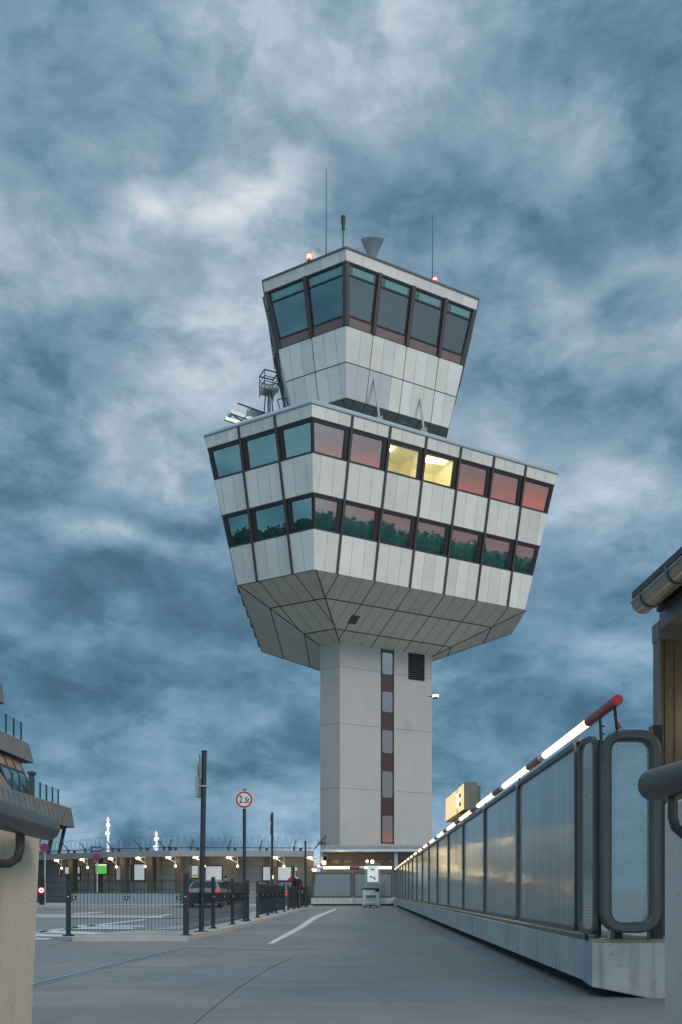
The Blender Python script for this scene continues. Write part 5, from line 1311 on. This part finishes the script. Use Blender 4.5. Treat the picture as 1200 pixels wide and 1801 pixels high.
# ------------------------------------------------------------------ people
def person(loc, rz, H, label, coat, legc, hairc, skin=(.45,.27,.20), collar=None, bald=False):
    k = H/1.78
    t = thing('person', label, 'person', loc, rz)
    V = []; E = []; Rd = []
    def v(x, y, z, rx, ry=None, p=None):
        V.append((x*k, y*k, z*k)); Rd.append((rx*k, (ry or rx)*k)); i = len(V)-1
        if p is not None: E.append((p, i))
        return i
    pel = v(0,0,.95,.155,.11); w = v(0,-.01,1.10,.14,.10,pel); ch = v(0,0,1.30,.17,.115,w); sh = v(0,0,1.42,.13,.09,ch); nk = v(0,.005,1.50,.055,.055,sh); hd0 = v(0,.01,1.58,.06,.07,nk)
    for s_ in (-1, 1):
        a = v(s_*.155,0,1.415,.075,.07,sh); b = v(s_*.215,.01,1.28,.058,.055,a); c = v(s_*.245,.0,1.12,.048,.048,b); d = v(s_*.25,-.05,.98,.040,.040,c); e = v(s_*.245,-.08,.88,.030,.03,d)
        h1 = v(s_*.095,0,.88,.095,.10,pel); kn = v(s_*.105,-.01,.50,.062,.065,h1); an = v(s_*.11,.02,.10,.045,.05,kn)
    me = bpy.data.meshes.new('body'); me.from_pydata(V, E, []); o = bpy.data.objects.new('body', me); COL.objects.link(o)
    md = o.modifiers.new('skin', 'SKIN')
    for i, sv in enumerate(me.skin_vertices[0].data): sv.radius = Rd[i]; sv.use_root = (i == 0)
    sd = o.modifiers.new('sub', 'SUBSURF'); sd.levels = 2; sd.render_levels = 2
    ev_ = o.evaluated_get(bpy.context.evaluated_depsgraph_get()); bm_ = bpy.data.meshes.new_from_object(ev_)
    bpy.data.objects.remove(o)
    mats = [mat('skin_%s' % hairc[0], skin, .6), mat('coat_'+coat[0], coat[1], .8), mat('trousers_'+legc[0], legc[1], .8)]
    bm_.materials.clear()
    for m_ in mats: bm_.materials.append(m_)
    for p in bm_.polygons:
        z = p.center.z/k; x = abs(p.center.x)/k
        p.material_index = 2 if (z < .93 and x < .2) else (0 if z > 1.49 or (x > .2 and z < .93) else 1)
        p.use_smooth = True
    body = bpy.data.objects.new('body', bm_); COL.objects.link(body); body.parent = t
    # head
    q = MB(); prof = []
    cz = 1.665*k
    nseg = 20; rows = 12; vs = []
    for i in range(rows+1):
        ph_ = math.pi*i/rows
        for j in range(nseg):
            a = 2*math.pi*j/nseg; x, y, z = math.sin(ph_)*math.cos(a), math.sin(ph_)*math.sin(a), math.cos(ph_)
            wx = .078*(1-.22*max(0,-z)); wy = .096*(1-.12*max(0,-z)); zz = .118
            yy = y*wy
            if y < -.85 and abs(x) < .3 and -.25 < z < .15: yy -= .018   # nose
            vs.append((x*wx*k, yy*k, cz+z*zz*k))
    fs = [(i*nseg+j, i*nseg+(j+1) % nseg, (i+1)*nseg+(j+1) % nseg, (i+1)*nseg+j) for i in range(rows) for j in range(nseg)]
    q.add(vs, fs); q.build('head', mats[0], t, smooth=True)
    for s_ in (-1, 1):
        q = MB(); q.lathe([(.005,-.01),(.022,-.006),(.026,.004),(.008,.010)], c=(s_*.078*k,.005*k,cz-.005*k), n=10, axis='X'); q.build('ear', mats[0], t, smooth=True)
        q = MB()
        base_ = Vector((s_*.245*k, -.09*k, .86*k))
        q.tube([base_+Vector((0,0,.04*k)), base_+Vector((0,-.01*k,-.05*k))], [.028*k,.034*k], 8)
        for f in range(4): q.tube([base_+Vector((0,(-.035+.02*f)*k,-.04*k)), base_+Vector((-s_*.004*k,(-.04+.02*f)*k,-.085*k)), base_+Vector((-s_*.015*k,(-.038+.02*f)*k,(-.115+.006*abs(f-1))*k))], [.009*k,.009*k,.007*k], 6)
        q.tube([base_+Vector((0,-.03*k,0)), base_+Vector((-s_*.015*k,-.06*k,-.05*k))], [.011*k,.008*k], 6)
        q.build('hand', mats[0], t, smooth=True)
        q = MB(); q.hexa([(s_*.11*k-.045,-.17*k,0),(s_*.11*k+.045,-.17*k,0),(s_*.11*k+.042,.09*k,0),(s_*.11*k-.042,.09*k,0),(s_*.11*k-.035,-.13*k,.06),(s_*.11*k+.035,-.13*k,.06),(s_*.11*k+.038,.08*k,.11),(s_*.11*k-.038,.08*k,.11)]); q.build('shoe', rub, t, bevel=.01)
    # hair
    q = MB(); vs = []; rows2 = 8
    for i in range(rows2+1):
        for j in range(nseg):
            a = 2*math.pi*j/nseg; y = math.sin(a)
            lim = 1.75 if y > -.1 else .95
            if bald: lim *= .98
            ph_ = lim*i/rows2
            vs.append((math.sin(ph_)*math.cos(a)*.083*k, math.sin(ph_)*y*.101*k+.003, cz+(math.cos(ph_)*.124+.002)*k))
    q.add(vs, [(i*nseg+j, i*nseg+(j+1) % nseg, (i+1)*nseg+(j+1) % nseg, (i+1)*nseg+j) for i in range(rows2) for j in range(nseg)]); q.build('hair', mat('hair_'+hairc[0], hairc[1], .8), t, smooth=True)
    if collar:
        q = MB(); q.lathe([(.066*k,1.475*k),(.070*k,1.50*k),(.064*k,1.53*k),(.058*k,1.53*k)], c=(0,.006,0), n=16); q.build('collar', mat('collar_white', collar, .7), t, smooth=True)
    return t
Yp = 43.5
person(((522.5-CX)/FOC*Yp, Yp, KH), R(176), 1.66, 'man in black jacket and pale collar, back turned, standing behind the far fence', ('black', (.006,.006,.007)), ('grey', (.05,.05,.055)), ('brown', (.12,.07,.045)), collar=(.6,.6,.6))
Yq = 52
person(((397-CX)/FOC*Yq, Yq, .10), R(200), 1.66, 'dark haired person in dark clothes beside the silver car, mostly hidden by the fence', ('navy', (.02,.022,.028)), ('dark', (.02,.02,.022)), ('black', (.012,.011,.01)))
# red and white warning board by the man
p = W(512, 1541, 52); t = thing('warning_board', 'red and white diagonal warning board with a dark post left of the man in black', 'sign', (p.x, p.y, 0))
za, zb = zpx(1549, 52), zpx(1525, 52)
MB().box(.10,.20,-.06,.04,0,zb+.05).build('post', blackf, t)
q = MB(); q.add([(-.24,-.02,za),(.10,-.02,za),(.10,-.02,za+.36)], [(0,1,2)]); q.build('red_triangle', mat('board_red', (.38,.02,.04), .5), t)
q = MB(); q.box(.22,.33,-.04,-.02,zpx(1543,52),zb); q.build('white_strip', mat('board_white2', (.75,.75,.75), .5), t)
q = MB(); q.box(.22,.33,-.046,-.04,zpx(1535,52),zpx(1532,52)); q.build('red_band', mat('board_red', (.38,.02,.04), .5), t)
p = W(503.3, 1572, 52); t = thing('red_lamp', 'small red lamp glimpsed in the gap between the middle and far fence runs', 'lamp', (p.x, p.y, 0))
MB().box(-.05,.05,0,.1,0,p.z-.1).build('post', dsteel, t); MB().box(-.09,.09,-.03,.1,p.z-.12,p.z+.12).build('lens', mat('lens_red', (.5,.02,.02), .4, emit=(1,.05,.04), es=.4), t)

# ------------------------------------------------------------------ foreground walls and handrails
beige = mat('render_beige', (.50,.435,.34), .85, var=.07, vscale=3, bump=.25, bscale=70, streak=.12, specks=.55)
greyp = mat('render_grey', (.56,.53,.52), .85, var=.07, vscale=3, bump=.25, bscale=70, streak=.12, specks=.55)
railM = mat('handrail_paint', (.075,.070,.070), .36, metal=.3, var=.16, vscale=8, bump=.08, bscale=60, specks=.5)
def parapet(x_face, x_far, y0, y1, h, m_, label, lean=0):
    q = MB(); q.hexa([(x_face+lean,y0,0),(x_far,y0,0),(x_far,y1,0),(x_face+lean,y1,0),(x_face,y0,h),(x_far,y0,h),(x_far,y1,h),(x_face,y1,h)])
    o = q.build('parapet_wall', m_, None, bevel=.012); return tag(o, label, 'wall')
parapet(-1.312, -1.8, 4.10, .5, 1.12, beige, 'beige rendered wall end at the left edge of the picture, under a dark handrail', lean=-.05)
parapet(1.239, 1.65, 3.60, .5, 1.19, greyp, 'grey rendered wall end at the right edge of the picture, under a dark handrail')
def handrail(e, dirv, r, length, br, label):
    t = thing('handrail', label, 'handrail', e); d = Vector(dirv).normalized()
    pts = [Vector((0,0,0))-d*.0]; rad = []
    P = []; RR_ = []
    for j in range(6):
        a = math.pi/2*j/5; P.append(-d*r*.75*(1-math.sin(a))*-1*0 + d*(r*.75*(1-math.cos(0))-r*.75*math.cos(a)*1.0)*1.0); RR_.append(max(.004, r*math.sin(a)))
    P = [d*(-r*.75*math.cos(math.pi/2*j/5)) for j in range(6)]
    q = MB(); q.tube(P+[d*length], RR_+[r], 28); q.build('rail_tube', railM, t, smooth=True)
    q = MB(); q.tube([Vector(b_) for b_ in br], .017, 10); q.build('bracket', railM, t, smooth=True)
    return t
e = W(84, 1457, 3.85); handrail(e, (.052,-.66,0), .050, 2.6, [(.01,-.36,-.03),(.01,-.36,-.10),(-.0,-.36,-.135),(-.03,-.36,-.155),(-.16,-.36,-.16)], 'thick dark grey handrail tube over the beige wall at the left edge')
e = W(1150, 1381, 3.30); handrail(e, (.10,-.9,0), .056, 2.6, [(.032,-.10,-.04),(.032,-.10,-.12),(.042,-.10,-.155),(.07,-.10,-.18),(.11,-.10,-.19),(.20,-.10,-.19)], 'thick dark grey handrail tube over the grey wall at the right edge')

# ------------------------------------------------------------------ shelter at the right edge
bronze = mat('bronze_panel', (.13,.11,.075), .42, metal=.35, var=.12, vscale=2.5)
greyf = mat('shelter_grey', (.16,.16,.17), .42, metal=.4, var=.08, vscale=4)
zinc = mat('zinc_gutter', (.38,.35,.31), .24, metal=.8, var=.12, vscale=6)
sh_ = thing('shelter', 'metal shelter corner with bronze column and half-round gutter at the right edge', 'shelter', (1.8, 5.2, 0)); lo = Vector((1.8, 5.2, 0))
gx, gy0, gz = (1131-CX)/FOC*5.1, 5.1, CH+(HY-1060)/FOC*5.1
d = Vector((.0255+.01,-1,0)).normalized(); nrmv = Vector((-d.y, d.x, 0))
n_ = 14; q = MB(); vs = []
e0 = Vector((gx, gy0, gz))-lo; e1 = e0+d*2.8; rg = .062
for P_ in (e0, e1):
    for rr_ in (rg, rg-.005):
        for j in range(n_+1):
            a = math.pi+math.pi*j/n_; vs.append(P_+nrmv*math.cos(a)*rr_+Vector((0,0,math.sin(a)*rr_)))
m_ = n_+1
fs = [(j, j+1, 2*m_+j+1, 2*m_+j) for j in range(n_)]+[(m_+j, 3*m_+j, 3*m_+j+1, m_+j+1) for j in range(n_)]+[(j, m_+j, m_+j+1, j+1) for j in range(n_)]
fs += [tuple(range(m_))]
q.add(vs, fs); 
q.tube([e0-nrmv*rg, e1-nrmv*rg], .008, 8); q.tube([e0+nrmv*rg, e1+nrmv*rg], .008, 8); gut = q.build('gutter', zinc, sh_, smooth=True)
for s_ in (.13, .50, 1.0):
    q = MB(); c = e0+d*s_; pts = [c+nrmv*math.cos(math.pi+math.pi*j/12)*(rg+.004)+Vector((0,0,math.sin(math.pi+math.pi*j/12)*(rg+.004))) for j in range(13)]
    q.tube([pts[0]+Vector((0,0,.02))]+pts+[pts[-1]+Vector((0,0,.02))], .006, 6); q.build('strap', greyf, gut)
# roof edge, beam and soffit
X0 = (1158-CX)/FOC*5.2-lo.x
zb_ = zpx(1094, 5.2); zt2 = gz+.02
q = MB(); q.obox(e0+nrmv*.075*1+Vector((0,.0,-.05)), nrmv*.03, d*2.8, Vector((0,0,.10))); q.build('fascia', blackf, sh_)
q = MB(); q.obox(e0+nrmv*-.06+Vector((0,0,.02)), nrmv*2.2, d*2.8, Vector((0,0,.035))); q.build('roof', mat('roof_dark2', (.06,.06,.062), .6), sh_)
q = MB(); q.hexa([(X0-.004,-.02,zb_-.10),(2.0,-.02,zb_-.10),(2.0,.09,zb_-.10),(X0-.004,.09,zb_-.10),(X0-.004,-.02,zb_+.0),(2.0,-.02,zb_+.0),(2.0,.09,zb_+.0),(X0-.004,.09,zb_+.0)])
q.build('end_beam', greyf, sh_)
q = MB(); q.box(X0, X0+.06, -2.7, -.02, zb_-.05, gz+.0); q.build('side_beam', greyf, sh_)
q = MB(); q.box(X0+.06, 2.0, -2.7, -.02, zb_+.02, zb_+.035); q.build('soffit', bronze, sh_)
xg1 = (1161-CX)/FOC*5.2-lo.x; xg2 = (1182-CX)/FOC*5.3-lo.x; xg3 = (1194-CX)/FOC*5.4-lo.x
q = MB(); q.box(X0, xg1, -.02, .085, 0, zb_-.10); q.box(xg1, xg2, .03, .085, 0, zb_-.10, 1); q.box(xg2, xg3, .05, .085, 0, zb_-.10, 1)
q.box(xg1+.035, xg1+.039, .025, .03, 0, zb_-.1, 2); q.box(xg2-.012, xg2-.008, .025, .03, 0, zb_-.1, 2); q.build('column', [greyf, bronze, joint], sh_)
xls = (1192-CX)/FOC*7.1-lo.x
q = MB(); q.tube([(xls,1.9,zpx(1152,7.1)),(2.9,1.9,zpx(1152,7.1))], .03, 10); q.build('tube_lamp', tubeE, sh_)
q = MB(); q.box(xls, 3.0, 1.87, 1.93, zpx(1152,7.1)+.04, zpx(1152,7.1)+.10); q.build('lamp_batten', white, sh_)
point_light('shelter_glow', (.42,-.5,1.9), 9, (1,.72,.3), .15, sh_)
KS = 1.6   # real size: the shelter stands just beyond the end of the barrier
sh_.location = (1.8*KS, 5.2*KS, CH*(1-KS))
def grow(o):
    if o.type == 'MESH': o.data.transform(Matrix.Scale(KS, 4))
    o.location = o.location*KS
    for c_ in kids(o): grow(c_)
for c_ in kids(sh_): grow(c_)

# ------------------------------------------------------------------ distant trees behind the viewer, mirrored in the tower windows
q = MB(); rnd = random.Random(3)
for (a0, a1, dist, H) in ((92, 165, 520, 30.0), (195, 268, 520, 28.5)):
    a = a0
    while a < a1:
        hh = H*(.93+.12*rnd.random()); c = Vector((math.sin(R(a))*dist, math.cos(R(a))*dist, 0)); w = 9+6*rnd.random()
        q.lathe([(w*.5,0),(w*.8,hh*.5),(w*.85,hh*.72),(w*.66,hh*.86),(w*.34,hh*.95),(.3,hh*.985)], c=tuple(c), n=9)
        for i in range(90):
            u, v_ = rnd.random()*6.28, rnd.random(); zz = hh*(.45+.55*v_); rr_ = w*math.sqrt(max(0, 1-((v_-.35)/.68)**2))*rnd.random()**.5
            p = c+Vector((math.cos(u)*rr_, math.sin(u)*rr_, zz)); s_ = .9+rnd.random()*.9
            dv = [Vector((rnd.uniform(-1,1), rnd.uniform(-1,1), rnd.uniform(-1,1)))*s_ for _ in range(4)]
            q.add([p+x for x in dv], [(0,1,2),(0,2,3),(1,3,2),(0,3,1)])
        a += math.degrees(w*.75/dist)
tag(q.build('tree_belt', mat('foliage_dark', (.03,.06,.045), .9)), 'belt of dark trees seen only as a reflection in the tower windows', 'trees', kind='stuff')
